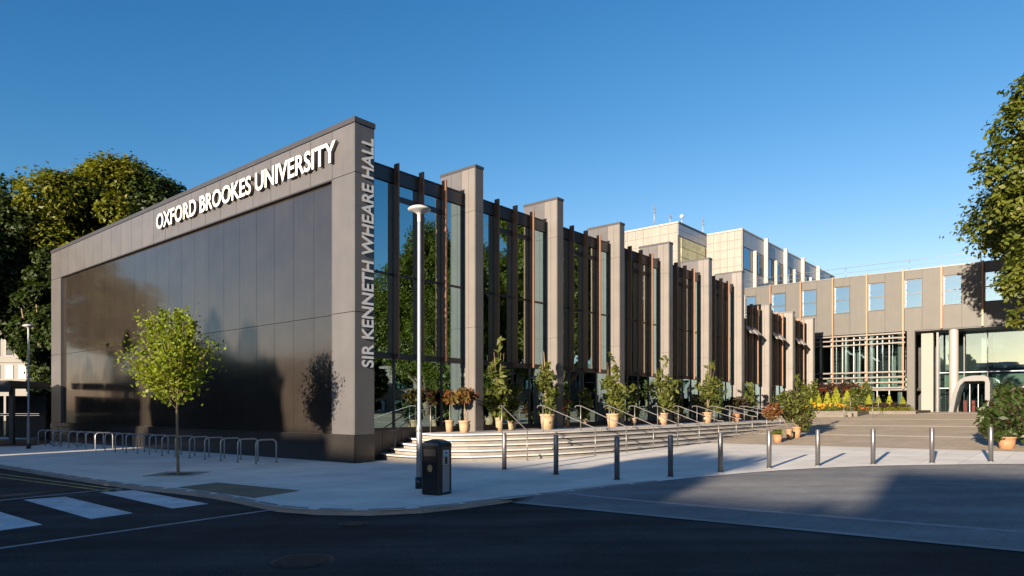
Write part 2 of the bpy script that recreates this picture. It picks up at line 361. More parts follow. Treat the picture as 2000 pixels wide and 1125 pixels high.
KERB = [(-500,835),(-200,880),(0,909),(120,928),(250,947),(340,956),(420,966),(480,977),(530,988),(580,993.5),(640,996),(700,997),(780,995),(850,990),(920,982),(975,974)]
kpts = [gp(u, v, 0) for u, v in KERB]
def spline(pts, step):
    out = []
    P = [pts[0]] + list(pts) + [pts[-1]]
    for i in range(1, len(P)-2):
        p0, p1, p2, p3 = P[i-1], P[i], P[i+1], P[i+2]; n = max(2, int((p2-p1).length/step))
        for k in range(n):
            t = k/n
            out.append(0.5*((2*p1)+(p2-p0)*t+(2*p0-5*p1+4*p2-p3)*t*t+(3*p1-p0-3*p2+p3)*t**3))
    out.append(P[-2]); return out
near = spline([Vector((p.x, p.y, 0)) for p in kpts[2:]], .3)
kcurve = [Vector((kpts[0].x, kpts[0].y, 0)), Vector((kpts[1].x, kpts[1].y, 0))] + near
back = [(985,975),(1100,960.5),(1240,944.5),(1400,928.5),(1500,920),(1600,914),(1700,910),(1800,908),(1900,906.5),(2000,906),(2300,907),(2700,912)]
bpts = [gp(u, v, 0) for u, v in back]
bcurve = spline([Vector((p.x, p.y, 0)) for p in bpts], .5)
pv = [pl(p.x, p.y) for p in kcurve] + [pl(p.x, p.y) for p in bcurve]
for (t, s) in ((16,-52),(16,.35),(.3,.35),(.3,80)):
    p = W(t, s); pv.append(pl(p.x, p.y))
pv.append(pl(kcurve[0].x, kcurve[0].y+40))
pavement = poly_surface('pavement', pv, M['pavement'])

# kerb stones
kerb = empty('kerb', (0,0,0)); kerb['kind'] = 'structure'
full = [kcurve[1]] + near + bcurve[1:9]
dist = [0]
for i in range(1, len(full)): dist.append(dist[-1]+(full[i]-full[i-1]).length)
def along(d):
    for i in range(1, len(full)):
        if dist[i] >= d: 
            f = (d-dist[i-1])/max(1e-6, dist[i]-dist[i-1]); return full[i-1].lerp(full[i], f)
    return full[-1]
kb = MB(); kb.box(0, .895, .0, .15, -.12, .006); kme = kb.mesh('kerbstone', M['kerb'])
d = 0.0
while d < dist[-1]-.2:
    a = along(d); b = along(d+.9); ang = math.atan2(b.y-a.y, b.x-a.x)
    link('kerbstone', kme, kerb, (a.x, a.y, .01*a.x), ang); d += .9

# paved crossing table between the pavement and the road
def line_pts(a, b, n, off, ext=0):
    A = gp(*a, off); B = gp(*b, off); return [A.lerp(B, i/n*(1+ext)) for i in range(n+1)]
N = 24
fr = line_pts((978,978.5), (2000,1075), N, -.084, .7)
bk = []
L = 0; bd = [0]
for i in range(1, len(bcurve)): bd.append(bd[-1]+(bcurve[i]-bcurve[i-1]).length)
for i in range(N+1):
    d = bd[-1]*i/N; j = max(1, next((q for q in range(len(bd)) if bd[q] >= d-1e-9), len(bd)-1))
    f = (d-bd[j-1])/(bd[j]-bd[j-1]); q = bcurve[j-1].lerp(bcurve[j], f); bk.append(pl(q.x, q.y, -.010))
vs_ = []; fs = []
K = 6
for i in range(N+1):
    for k in range(K+1): vs_.append(fr[i].lerp(bk[i], k/K))
for i in range(N):
    for k in range(K):
        a = i*(K+1)+k; fs.append((a, a+K+1, a+K+2, a+1))
tbl = quads('crossing_table', vs_, M['setts'], fs=fs); tbl['kind'] = 'structure'
def on_table(x, y):                                   # height of the table surface under a point, found by its strip
    best = None
    for i in range(N+1):
        a, b = fr[i], bk[i]; ab = Vector((b.x-a.x, b.y-a.y)); ap = Vector((x-a.x, y-a.y))
        f = ap.dot(ab)/max(ab.length_squared, 1e-6); ds = (ap-ab*min(max(f,0),1)).length
        if best is None or ds < best[0]: best = (ds, a.z+(b.z-a.z)*min(max(f,0),1))
    return best[1]
def strip(name, a, b, w0, m, off, n=20, ext=0, zf=None, parent=None):
    A = gp(*a, off); B = gp(*b, off); B = A.lerp(B, 1+ext); dv = (B-A); dv.z = 0; nv = Vector((-dv.y, dv.x, 0)).normalized()*w0/2
    vs_ = []; fs = []
    for i in range(n+1):
        p = A.lerp(B, i/n)
        for sgn in (-1, 1):
            q = p+nv*sgn; z = (zf(q.x, q.y)+.005) if zf else .01*q.x+off
            vs_.append((q.x, q.y, z))
    for i in range(n): fs.append((2*i, 2*i+2, 2*i+3, 2*i+1))
    o = quads(name, vs_, m, parent, fs=fs); 
    if parent is None: o['kind'] = 'structure'
    return o
strip('white_edge_line', (972,977.5), (2000,1075), .17, M['kerb'], -.078, ext=.6, parent=road)
strip('table_drain_line', (1098,963), (2000,1033), .16, M['dimpaint'], -.03, zf=on_table, ext=.6, parent=road, n=40)
strip('stop_line', (-60,1079), (545,993.5), .11, M['dimpaint'], -.085, parent=road)
strip('raised_table_edge', (-40,981), (262,951), .14, M['dimpaint'], -.085, parent=road)
strip('yellow_line', (-80,915), (238,957), .09, M['yellowpaint'], -.085, parent=road)
strip('yellow_line', (-80,921.5), (226,961), .09, M['yellowpaint'], -.085, parent=road)
for q in (((193,961),(262,957),(408,984),(337,993)), ((46,976),(128,970),(260,1002),(178,1013.5)), ((-150,1000),(-25,992),(84,1024.5),(-20,1039))):
    poly_surface('zebra_stripe', [gp(u, v, -.085) for u, v in q], M['whitepaint'], None, road)
poly_surface('tactile_paving', [gp(u, v, .005) for u, v in ((345,951.5),(425,942),(588,958),(497,972.5),(430,963))], M['tactile'], None, pavement)
# blister paving studs of the patch, one mesh of small domes
bs = MB(); A, B, D_ = gp(360,951,.005), gp(425,943.5,.005), gp(575,957.5,.005)
for i in range(16):
    for j in range(38):
        p = B + (A-B)*(i/15) + (D_-B)*(j/37)
        bs.lathe([(.016,0),(.010,.006),(.002,.007)], 5, p.x, p.y); 
        for k in range(15): 
            q = bs.v[-1-k]; bs.v[-1-k] = (q[0], q[1], q[2]+p.z)
o = bs.build('tactile_studs', M['tactile'], pavement); o['kind'] = 'stuff'
poly_surface('brick_paving', [gp(u, v, .006) for u, v in ((-300,856),(-300,869),(0,872),(60,871),(98,866),(98,858))], M['brickpave'])

def manhole(u, v, r, n):
    c = gp(u, v, -.088); t = empty('manhole_cover', c, 0, None, None)
    b = MB(); b.lathe([(r*1.12,.002),(r*1.12,.006),(r,.006),(r,.0065),(0.001,.0065)], 28); b.build('cover_plate', M['iron'], t)
    b = MB()
    for i in range(-n, n+1):
        y = i*r/(n+1); h = math.sqrt(r*r-y*y)*.92
        b.box(-h, h, y-.012, y+.012, .0066, .016)
    b.build('cover_ribs', M['iron'], t); return t
mh = manhole(592, 1096, .33, 7); tag(mh, 'large round iron manhole cover in the foreground asphalt', 'manhole cover')
mh = manhole(692, 1024, .20, 5); tag(mh, 'small iron access cover in the asphalt just off the kerb', 'access cover')

# ramp up to the entrance, with pale bands
def strip_t(name, t0, t1, w0, w1, m, dz=0.0, n=8, kind='structure', parent=None):
    vs_ = []; fs = []; cols = 6
    for i in range(n+1):
        for j in range(cols+1):
            p = W(t0+(t1-t0)*i/n, -(w0+(w1-w0)*j/cols)); vs_.append((p.x, p.y, G(p.x, p.y)+dz))
    for i in range(n):
        for j in range(cols):
            a = i*(cols+1)+j; fs.append((a, a+1, a+cols+2, a+cols+1))
    o = quads(name, vs_, m, parent, fs=fs)
    if o.data.polygons[0].normal.z < 0: o.data.flip_normals()
    if kind: o['kind'] = kind
    return o
ramp = strip_t('entrance_ramp', 16, 44, -.3, 52, M['ramp'], 0, 14)
strip_t('entrance_court', 44, 75, -.3, 52, M['ramp'], 0, 4)
for (t0, t1) in ((21.7,22.3),(28.8,29.6),(43.3,44.2),(35.6,36.2)):
    strip_t('pale_band', t0, t1, 4.2, 52, M['band'], .005, 2, None, ramp)

# terrace with five steps round its outer edge
EDGE = [(3.25,-.70),(2.85,.0),(2.65,.55),(2.75,1.05),(3.25,1.55),(4.2,2.05),(5.5,2.5),(7.0,2.78),(9.0,2.9),(12,2.9),(18,2.9),(26,2.9),(38.2,2.9)]
E = spline([Vector((a, b, 0)) for a, b in EDGE], .35)
def offset(path, d):
    out = []
    for i, p in enumerate(path):
        a = path[max(0, i-1)]; b = path[min(len(path)-1, i+1)]; tg = (b-a).normalized()
        out.append(p + Vector((-tg.y, tg.x, 0))*d)
    return out
ZT = .80
def twl(p): return W(p.x, -p.y)
terr = empty('terrace', (0,0,0)); terr['kind'] = 'structure'
for k in range(5):
    z1 = ZT-.158*k; o_ = offset(E, .36*k)
    pts = [twl(p) for p in o_] + [twl(Vector((38.2,-.62,0))), ]
    pts = [Vector((p.x, p.y, 0)) for p in pts][::-1]
    area = sum(pts[i].x*pts[(i+1) % len(pts)].y-pts[(i+1) % len(pts)].x*pts[i].y for i in range(len(pts)))
    if area < 0: pts = pts[::-1]
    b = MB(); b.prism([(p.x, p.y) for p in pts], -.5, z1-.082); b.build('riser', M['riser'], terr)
    # dark strip painting the shadow under the nosing, and a proud tread slab
    o2 = offset(E, .36*k+.004); q = [twl(p) for p in o2] + [twl(Vector((38.21,-.62,0)))]
    q = [(p.x, p.y) for p in q]; 
    if sum(q[i][0]*q[(i+1) % len(q)][1]-q[(i+1) % len(q)][0]*q[i][1] for i in range(len(q))) < 0: q = q[::-1]
    b = MB(); b.prism(q, z1-.081, z1-.041); b.build('nosing_shadow_strip', M['nosing'], terr)
    o3 = offset(E, .36*k+.040); q = [twl(p) for p in o3] + [twl(Vector((38.22,-.62,0)))]
    q = [(p.x, p.y) for p in q]
    if sum(q[i][0]*q[(i+1) % len(q)][1]-q[(i+1) % len(q)][0]*q[i][1] for i in range(len(q))) < 0: q = q[::-1]
    b = MB(); b.prism(q, z1-.040, z1); b.build('tread' if k else 'terrace_paving', M['step'], terr)
# low steps at the far end between the ramp and the planting bed
es = empty('side_steps', (0,0,0)); es['kind'] = 'structure'
for k in range(3):
    b = MB(); p = [W(38.3+.5*k, 1.0), W(38.3+.5*k, -4.6-.25*k), W(42.6, -4.6-.25*k), W(42.6, 1.0)]
    b.prism([(a.x, a.y) for a in p][::1], -.2, .98+.13*k+.16); b.build('step', M['bedwall'], es)

# ------------------------------------------------------------------ the hall
hall = wthing('university_hall', 0, 0, 0, 'long hall clad in bronze grey panels with tall glazed bays between projecting fins', 'building')
HT, HF, HJ, HP = 10.73, 9.02, 4.68, .825
LEN = 28.4; R0, R1 = 1.18, 26.8; NM = 21; DM = (R1-R0)/NM
J = .010
b = MB()
b.box(.045, .72, .045, LEN-.02, -.45, HP-.01); b.box(.045, .72, .045, R0, HP-.01, HF); b.box(.045, .72, R1, LEN-.02, HP-.01, HF)
b.box(.045, .72, .045, LEN-.02, HF, HT-.17); b.box(.185, .72, R0, R1, HP-.01, HF)
b.build('wall_core', M['gap'], hall)
def panel(x0, x1, y0, y1, z0, z1, m='panel', name='cladding_panel', par=hall): return piece(name, x0, x1, y0, y1, z0, z1, M[m], par)
# fascia and piers of the long wall
mods = [(.0, R0)] + [(R0+DM*i, R0+DM*(i+1)) for i in range(NM)] + [(R1, LEN)]
for i, (a, c) in enumerate(mods):
    panel(0, .04, a+J if i else .047, c-J, HF+J, HT-.17-J)
for (a, c) in ((.047, R0-J), (R1+J, LEN-J)):
    panel(0, .04, a, c, HP+J, HJ-J); panel(0, .04, a, c, HJ+J, HF-J)
for i in range(NM):
    a, c = R0+DM*i+J*.7, R0+DM*(i+1)-J*.7
    panel(.14, .18, a, c, HP+J, HJ-J, 'panel_dark', 'dark_panel'); panel(.14, .18, a, c, HJ+J, HF-.03, 'panel_dark', 'dark_panel')
for (y0, y1, z0, z1) in ((R0, R1, HF-.03, HF),):
    piece('reveal_trim', .0, .14, y0, y1, z0, z1, M['coping'], hall)
piece('reveal_trim', .0, .14, R0-.004, R0+.02, HP, HF-.035, M['panel'], hall); piece('reveal_trim', .0, .14, R1-.02, R1+.004, HP, HF-.035, M['panel'], hall)
ym = .0
while ym < LEN-.1:
    y2 = min(ym+DM*2 if ym > .1 else R0+DM, LEN)
    panel(-.012, .035, ym+(.003 if ym else -.012), y2-.008, -.45, HP-.004, 'plinth', 'plinth_panel'); ym = y2
piece('coping', -.03, .78, -.03, LEN+.02, HT-.165, HT, M['coping'], hall)
# narrow end face that carries the name
EW = .755
piece('fin_core', .045, EW-.03, .045, 1.2, -.45, HT-.17, M['gap'], hall)
for z0, z1 in ((HP+J, HJ-J), (HJ+J, HF-J), (HF+J, HT-.17-J)):
    panel(.0, EW, 0.0, .04, z0, z1); panel(EW-.03, EW, .045, .66, z0, z1)
panel(-.012, EW+.006, -.012, .034, -.45, HP-.004, 'plinth', 'plinth_panel')
panel(EW-.02, EW+.006, .036, .66, -.45, HP-.004, 'plinth', 'plinth_panel')
FW = .43
def fin(x1, ztop, par, low=False):
    x0 = x1-FW; zb = .60
    piece('fin_core', x0+.03, x1-.03, .045, 1.85, zb, ztop-.1, M['gap'], par)
    sp = (zb, HJ, HF, ztop-.1) if not low else (zb, HJ, ztop-.1)
    for z0, z1 in zip(sp[:-1], sp[1:]):
        panel(x0, x1, 0, .04, z0+J/2, z1-J/2, 'panel', 'fin_panel', par)
        for (y0, y1) in ((.046, .35), (.36, .70)):
            panel(x0, x0+.03, y0, y1, z0+J/2, z1-J/2, 'fin', 'fin_panel', par); panel(x1-.03, x1, y0, y1, z0+J/2, z1-J/2, 'fin', 'fin_panel', par)
    z0 = 9.72 if not low else 8.2
    for (y0, y1) in ((.71, 1.25), (1.26, 1.84)):
        panel(x0, x0+.03, y0, y1, z0, ztop-.1-J/2, 'panel', 'fin_panel', par); panel(x1-.03, x1, y0, y1, z0, ztop-.1-J/2, 'panel', 'fin_panel', par)
    piece('coping', x0-.02, x1+.02, -.02, 1.88, ztop-.1, ztop, M['coping'] if not low else M['panel'], par)
SPC = 5.15
for n in range(1, 7): fin(SPC*n+EW, HT, hall)
GY = .66
def bay(x0, x1, par, ztop, spb, zb=.95, blades=3, low=False, first=False):
    nc = blades+1; sc_ = (x1-x0)/4.72; XS = [x0, x0+1.35*sc_, x0+2.48*sc_, x0+3.60*sc_, x1]
    rows = [(zb+.05, 3.33), (3.53, 6.16), (6.24, spb-.03)] if not low else [(zb+.05, 3.33), (3.50, spb-.03)]
    for c in range(nc):
        a, e = XS[c]+.03, XS[c+1]-.03
        for (z0, z1) in rows:
            piece('glass_pane', a+.004, e-.004, GY-.006, GY+.006, z0+.004, z1-.004, M['glass'], par)
        panel(a-.025, e+.025, GY-.045, GY+.02, spb, ztop-.05, 'spandrel', 'spandrel_panel', par)
    for c in range(nc+1):
        x = XS[c]; w_ = .03
        xa, xb = max(x0, x-w_), min(x1, x+w_)
        piece('mullion', xa, xb, GY-.05, GY+.08, zb, spb-.004, M['frame'], par)
    for (z0, z1) in [(zb, zb+.05), (3.33, 3.5 if low else 3.53)] + ([] if low else [(6.16, 6.24)]):
        for c in range(nc): piece('transom', XS[c]+.03, XS[c+1]-.03, GY-.035, GY+.07, z0, z1, M['frame'], par)
    if not low:
        for c in (1, 2): piece('transom', XS[c]+.03, XS[c+1]-.03, GY-.02, GY+.04, 8.72, 8.92, M['spandrel'], par)
    piece('parapet_coping', x0, x1, GY-.07, GY+.3, ztop-.045, ztop, M['coping'], par)
    for c in range(1, nc):
        x = XS[c]
        piece('blade', x-.028, x+.028, .38, GY-.052, 3.36, ztop+.14, M['blade'], par)
    # floor edge, plinth
    if first:
        q = 0
        while x0+q < 4.0: panel(x0+q+.004, x0+q+.82, GY-.06, GY+.05, -.45, zb-.01, 'plinth_brown', 'plinth_panel', par); q += .826
    piece('sill', x0, x1, GY-.065, GY+.1, zb-.05 if not first else zb-.009, zb-.001, M['frame'], par)
    # steel bracing and a slender column behind the glass
    bb = MB(); bb.tube([(x0+.2, 1.5, 1.0), (XS[2], 1.5, 5.2), (x1-.2, 1.5, 1.0)], .05, 6); bb.tube([(x0+.2, 1.5, 9.0), (XS[2], 1.5, 5.2), (x1-.2, 1.5, 9.0)], .05, 6)
    if not low: bb.build('cross_brace', M['spandrel'], par)
lefts = [EW] + [SPC*n+EW for n in range(1, 6)]
for n, x0 in enumerate(lefts): bay(x0, SPC*(n+1)+EW-FW, hall, 9.80, 9.30, first=(n == 0))
XE = SPC*6+EW
# shell and inside of the hall
piece('roof_slab', .75, XE-.05, GY+.32, LEN-.1, 9.35, 9.62, M['coping'], hall)
piece('rear_wall', .73, XE-.04, LEN-.3, LEN-.02, -.45, 9.34, M['panel'], hall)
piece('end_wall', XE-.30, XE-.06, 1.9, LEN-.31, -.45, 9.34, M['panel'], hall)
piece('interior_floor', .75, XE-.32, GY+.10, LEN-.32, .55, .93, M['intfloor'], hall)
piece('interior_wall', .75, XE-.32, 7.6, 7.8, .94, 9.3, M['intteal'], hall)
piece('ceiling', .75, XE-.32, GY+.33, 7.55, 9.1, 9.3, M['intwall'], hall)
for i in range(12):
    bb = MB(); bb.lathe([(.16,.94),(.16,9.08)], 12, 2.0+2.575*i, 2.3); bb.build('round_column', M['intwhite'], hall)
for (x0, x1, z0, z1, m) in ((3.3,4.6,2.3,3.0,'magenta'),(1.2,2.8,1.6,2.9,'intwall'),(6.4,8.6,1.0,3.2,'intwall'),(9.4,10.2,1.0,3.1,'intwhite'),(12,14.6,1.0,3.2,'intgreen'),(16.6,19,1.,3.,'intwall'),(21.4,24,1.,3.2,'intgreen'),(26.5,28.8,1.,3.2,'intwhite')):
    piece('wall_screen', x0, x1, 4.4, 4.5, z0, z1, M[m], hall)
piece('gallery_floor', 5.5, XE-.4, 3.2, 7.55, 4.5, 4.8, M['intwhite'], hall)

# lower wing that continues the rhythm of fins
wing = wthing('low_wing', 0, 0, 0, 'lower range of sunlit fins and orange blades between the tall hall and the entrance block', 'building')
LT = 9.15
for n in range(7, 10): fin(SPC*n+EW, LT, wing, True)
for n in range(6, 9):
    x0 = SPC*n+EW+(.03 if n == 6 else 0); x1 = SPC*(n+1)+EW-FW
    bay(x0, x1, wing, 8.75, 8.25, zb=1.1, low=True)
    for c in (1, 2):
        x = x0+(x1-x0)/4*c
        bb = MB(); bb.add([(x+.08,.5,7.3),(x+1.0,.5,7.3),(x+1.0,.02,6.75),(x+.08,.02,6.75),(x+.08,.53,7.28),(x+1.0,.53,7.28),(x+1.0,.05,6.72),(x+.08,.05,6.72)],
                          [(0,1,2,3),(7,6,5,4),(0,4,5,1),(1,5,6,2),(2,6,7,3),(3,7,4,0)])
        bb.build('open_vent', M['paleframe'], wing)
WE = SPC*9+EW-.05
piece('roof_slab', XE+.02, WE, GY+.32, 14, 8.3, 8.55, M['coping'], wing)
piece('interior_wall', XE+.02, WE-.02, 4.2, 4.4, .9, 8.28, M['intteal'], wing)
piece('interior_floor', XE+.02, WE-.02, GY+.12, 4.18, .8, 1.09, M['intfloor'], wing)
piece('end_wall', WE-.25, WE-.03, 1.9, 13.68, -.3, 8.28, M['panel'], wing)
piece('rear_wall', XE+.02, WE, 13.7, 13.95, -.3, 8.28, M['panel'], wing)
bx = wthing('vent_box', XE+.02, -.0, 7.6, 'small white box fixed high on the last tall fin', 'vent box')
bb = MB(); bb.box(.012, .34, -.02, .26, .02, 1.55); bb.build('casing', M['white'], bx); bb = MB(); 
for k in range(6): bb.box(.04, .31, -.035, -.021, .15+k*.22, .19+k*.22)
bb.build('grille_slats', M['galv'], bx)

# ------------------------------------------------------------------ lettering
def letters(name, text, label, width, cap, depth, m, group=None, bold=.022, squash_gap=1.0, standoff=.0):
    root = bpy.data.objects.new(name, None); COL.objects.link(root); tag(root, label, 'sign')
    def mk(sx):
        c = bpy.data.curves.new('t', 'FONT'); c.body = sx; c.size = 1; c.offset = bold; o = bpy.data.objects.new('t', c); COL.objects.link(o)
        return o, c
    dg = bpy.context.evaluated_depsgraph_get
    def bb(sx):
        o, c = mk(sx); bpy.context.view_layer.update(); xs = [v[0] for v in o.bound_box]; ys = [v[1] for v in o.bound_box]
        bpy.data.objects.remove(o); bpy.data.curves.remove(c); return min(xs), max(xs), min(ys), max(ys)
    tot = bb(text); capb = bb('H'); sy = cap/(capb[3]-capb[2]); sx_ = width/(tot[1]-tot[0])
    cache = {}
    for i, ch in enumerate(text):
        if ch == ' ': continue
        w_ = bb(text[:i+1])[1]; 
        if ch not in cache:
            cb = bb(ch); o, c = mk(ch); c.extrude = depth/2; c.resolution_u = 4
            bpy.context.view_layer.update(); me = bpy.data.meshes.new_from_object(o.evaluated_get(dg()))
            bpy.data.objects.remove(o); bpy.data.curves.remove(c)
            for v in me.vertices: v.co = Vector(((v.co.x-cb[1])*sx_, (v.co.y-capb[2])*sy, v.co.z+depth/2+standoff))
            me.materials.clear(); me.materials.append(m); me.materials.append(M['letter_side']); me.update()
            for pg in me.polygons: pg.material_index = 0 if abs(pg.normal.z) > .7 else 1
            cache[ch] = me
        lo = bpy.data.objects.new('letter', cache[ch]); COL.objects.link(lo); lo.parent = root; lo.location = ((w_-tot[0])*sx_, 0, 0)
    return root
s1 = letters('name_sign', 'OXFORD BROOKES UNIVERSITY', 'white raised capitals reading OXFORD BROOKES UNIVERSITY along the top band of the long dark wall', 13.15, .66, .10, M['letters'], bold=.016, standoff=.05)
# local x runs along -s (towards the corner), local y up, local z out of the wall (-t)
p = W(0, 13.95, 9.50)
s1.matrix_world = Matrix.Translation(p) @ Matrix(((-DL.x, 0, -DR.x, 0), (-DL.y, 0, -DR.y, 0), (0, 1, 0, 0), (0, 0, 0, 1)))
s2 = letters('hall_name_sign', 'SIR KENNETH WHEARE HALL', 'pale capitals reading SIR KENNETH WHEARE HALL climbing the narrow corner face', 7.25, .44, .045, M['letters2'], bold=.02, standoff=.02)
p = W(.68, 0, 2.95)
s2.matrix_world = Matrix.Translation(p) @ Matrix(((0, -DR.x, -DL.x, 0), (0, -DR.y, -DL.y, 0), (1, 0, 0, 0), (0, 0, 0, 1)))
# ------------------------------------------------------------------ entrance block (its face looks the same way as the long wall)
EX = 51.5; ZE = 1.12
ent = wthing('entrance_block', EX, 0, 0, 'brown clad entrance block with a row of square windows carried over a recessed glass lobby', 'building')
S0, S1 = 8.03, 13.1
RB = [-(.29+2.74*k) for k in range(-4, 11)]       # y of the copper ribs, from left to right in the picture
piece('upper_storey', .12, 11, RB[-1]-.2, 11.0, S0+.004, S1-.1, M['gap'], ent)
for i in range(len(RB)-1):
    a = RB[i]; nx = RB[i+1]; w0, w1 = a-.11, a-1.34
    piece('rib', -.24, .02, a-.06, a+.06, S0+.01, S1+.05, M['ribcopper'], ent)
    piece('wall_panel', .0, .10, nx+.065, w1-.02, S0, S1-.06, M['rust'], ent)
    piece('wall_panel', .0, .10, w1-.005, a-.065, 12.29, S1-.06, M['rust'], ent)
    piece('wall_panel', .0, .10, w1-.005, a-.065, S0, 9.9, M['rust'], ent)
    win = link('window', bpy.data.meshes.get('window_frame') or None, ent, (0, w1, 9.93)) if bpy.data.meshes.get('window_frame') else None
    if win is None:
        b = MB(); ww = w0-w1
        b.box(-.01, .10, 0, .05, 0, 2.33); b.box(-.01, .10, ww-.05, ww, 0, 2.33); b.box(.03, .10, .05, ww-.05, 0, .05); b.box(.03, .10, .05, ww-.05, 2.28, 2.33); b.box(.03, .10, .05, ww-.05, 1.13, 1.21)
        me = b.mesh('window_frame', M['frame']); win = link('window', me, ent, (0, w1, 9.93))
    piece('pane', .06, .07, .055, 1.175, .055, 1.125, M['win_sky'], win)
    piece('pane', .06, .07, .055, 1.175, 1.215, 2.275, M['win_sky'], win)
    hb_ = (.0, .7, .25, .0, .0, .45, .0, .3)[i % 8]
    if hb_: piece('blind', .085, .092, .08, 1.15, 2.27-hb_, 2.27, M['intwhite'], win)
    piece('lit_reveal', -.02, .028, w0-w1+.0, w0-w1+.035, -.03, 2.36, M['paleframe'], win)  # off-white strip painting the bright light caught beside the rib
piece('coping', -.06, 11.05, RB[-1]-.2, 11.0, S1-.09, S1, M['panel'], ent)
# railing on the roof
for y in range(9, -26, -5):
    b = MB(); b.tube([(1.2, y, S1), (1.2, y, S1+1.05)], .035, 6); b.build('railing_post', M['galv'], ent)
b = MB(); b.tube([(1.2, 9, S1+1.0), (1.2, -26, S1+1.0)], .022, 5); b.tube([(1.2, 9, S1+.55), (1.2, -26, S1+.55)], .016, 5); b.build('roof_rail', M['galv'], ent)
# louvred bay under the left half
YL, YR = 4.6, -5.97
for z in (8.0, 7.62, 7.2, 4.78, 4.34, 3.90, 3.44):
    piece('louvre', -.10, .06, YR+.07, YL, z-.17, z-.05, M['louvre'], ent)
for k in (-2, -1, 0, 1, 2):
    y = -(.29+2.74*k); 
    if y < YL+.5: piece('rib', -.20, .0, y-.05, y+.05, 3.2, S0, M['ribcopper'], ent)
y = YL-.05
i = 0
while y > YR+.4:
    y2 = max(y-.92, YR+.05)
    piece('pane', .35, .36, y2+.04, y-.04, 3.3, 7.96, M['glass_clear'], ent)
    piece('pane', .35, .36, y2+.04, y-.04, 1.2, 3.1, M['glass_clear'], ent)
    piece('mullion', .26, .44, y-.035, y+.035, 1.15, 8.0, M['paleframe'] if i % 2 == 0 else M['galv'], ent)
    y = y2; i += 1
piece('floor_edge', .20, .5, YR, YL, 3.1, 3.3, M['panel'], ent)
for y in (1.0, -1.1, -3.2, -5.3): 
    b = MB(); b.lathe([(.17,1.1),(.17,8.0)], 12, 1.1, y); b.build('white_column', M['intwhite'], ent)
for (y0, y1, z0, z1, m) in ((1.8,.2,3.4,4.3,'intgreen'),(-.6,-2.2,3.4,4.2,'intgreen'),(-2.6,-5.6,3.4,4.4,'intgreen'),(-1.5,-2.0,4.4,6.6,'intwhite'),(-4.4,-4.8,4.4,6.1,'intwhite'),(-.4,-2.4,1.2,2.6,'intgreen')):
    piece('room_partition', 2.2, 2.3, y1, y0, z0, z1, M[m], ent)
piece('back_wall', 5.6, 5.8, RB[-1], 11, .9, S0, M['intdark'], ent)
piece('lobby_floor', .5, 5.6, RB[-1], 11, .9, 1.16, M['intfloor'], ent)
piece('upper_floor', .8, 5.6, YR-.3, 11, 3.12, 3.32, M['intwhite'], ent)
# pier, column and glass lobby under the right half
panel(-.05, .5, YR-.62, YR-.06, .9, S0-.003, 'rust', 'brown_pier', ent)
piece('white_pilaster', 1.0, 1.5, -7.75, -6.9, .9, S0-.003, M['pilaster'], ent)
piece('grey_mullion_post', .9, 1.1, -8.15, -8.0, .9, S0-.003, M['panel'], ent)
for y in (-9.25, -25.6):
    b = MB(); b.lathe([(.33,.9),(.33,S0-.002)], 24, .55, y); b.build('round_column', M['paleframe'], ent)
LX = 2.8
ys = [-7.8, -9.7, -11.3, -14.3, -17.3, -20.3, -23.3, -26.5]
for a, c in zip(ys[:-1], ys[1:]):
    for (z0, z1) in ((1.15, 3.25), (3.33, 4.55), (4.62, S0-.05)):
        piece('pane', LX, LX+.012, c+.04, a-.04, z0, z1, M['glass_clear'], ent)
    for z in (3.25, 4.55): piece('transom', LX-.05, LX+.08, c+.04, a-.04, z, z+.07, M['galv'], ent)
    piece('mullion', LX-.06, LX+.10, a-.038, a+.038, 1.0, S0-.003, M['frame'], ent)
for (y0, y1, z0, z1, m) in ((-8.2,-9.6,3.4,4.5,'intgreen'),(-9.9,-11.2,3.35,4.3,'intgreen'),(-8.3,-9.0,4.8,7.6,'intwhite'),(-10.8,-11.3,1.2,7.8,'intwhite'),(-11.5,-26,3.3,4.4,'intgreen'),(-11.6,-26,4.9,7.9,'lobbypale')):
    piece('lobby_panel', 3.6, 3.7, y1, y0, z0, z1, M[m], ent)
piece('soffit', .13, LX+.4, RB[-1], YR-.07, S0-.06, S0, M['coping'], ent)
# silver arched porch
por = wthing('arched_porch', EX-1.6, -9.25, ZE, 'silver arched entrance porch with a slanting rounded left leg in front of the glass lobby', 'porch')
def arch(ins):
    pts = [(-(-.2+ins*1.0), 0)]
    L_ = [(-.15+ins, 0), (.02+ins, .8), (.22+ins, 1.6), (.50+ins, 2.25), (.9+ins*.9, 2.72-ins*.35), (1.4+ins*.4, 2.92-ins*.8), (2.0, 3.0-ins), (3.0-ins*.2, 3.0-ins), (3.35-ins*.6, 2.85-ins*.8), (3.5-ins, 2.4-ins*.4), (3.5-ins, 0)]
    return [(-q[0]*.74, q[1]) for q in L_]
o_, i_ = arch(0), arch(.42); b = MB(); n = len(o_)
for x in (0.0, 2.6):
    pass
vs_ = [(0.0, p[0], p[1]) for p in o_] + [(0.0, p[0], p[1]) for p in i_] + [(2.9, p[0], p[1]) for p in o_] + [(2.9, p[0], p[1]) for p in i_]
fs = []
for k in range(n-1):
    fs += [(k, n+k, n+k+1, k+1), (2*n+k, 2*n+k+1, 3*n+k+1, 3*n+k), (k, k+1, 2*n+k+1, 2*n+k), (n+k, 3*n+k, 3*n+k+1, n+k+1)]
b.add(vs_, fs); b.build('arch_shell', mat('silver_porch_cladding', (.065,.067,.07), .5, .0, .06, 2), por)
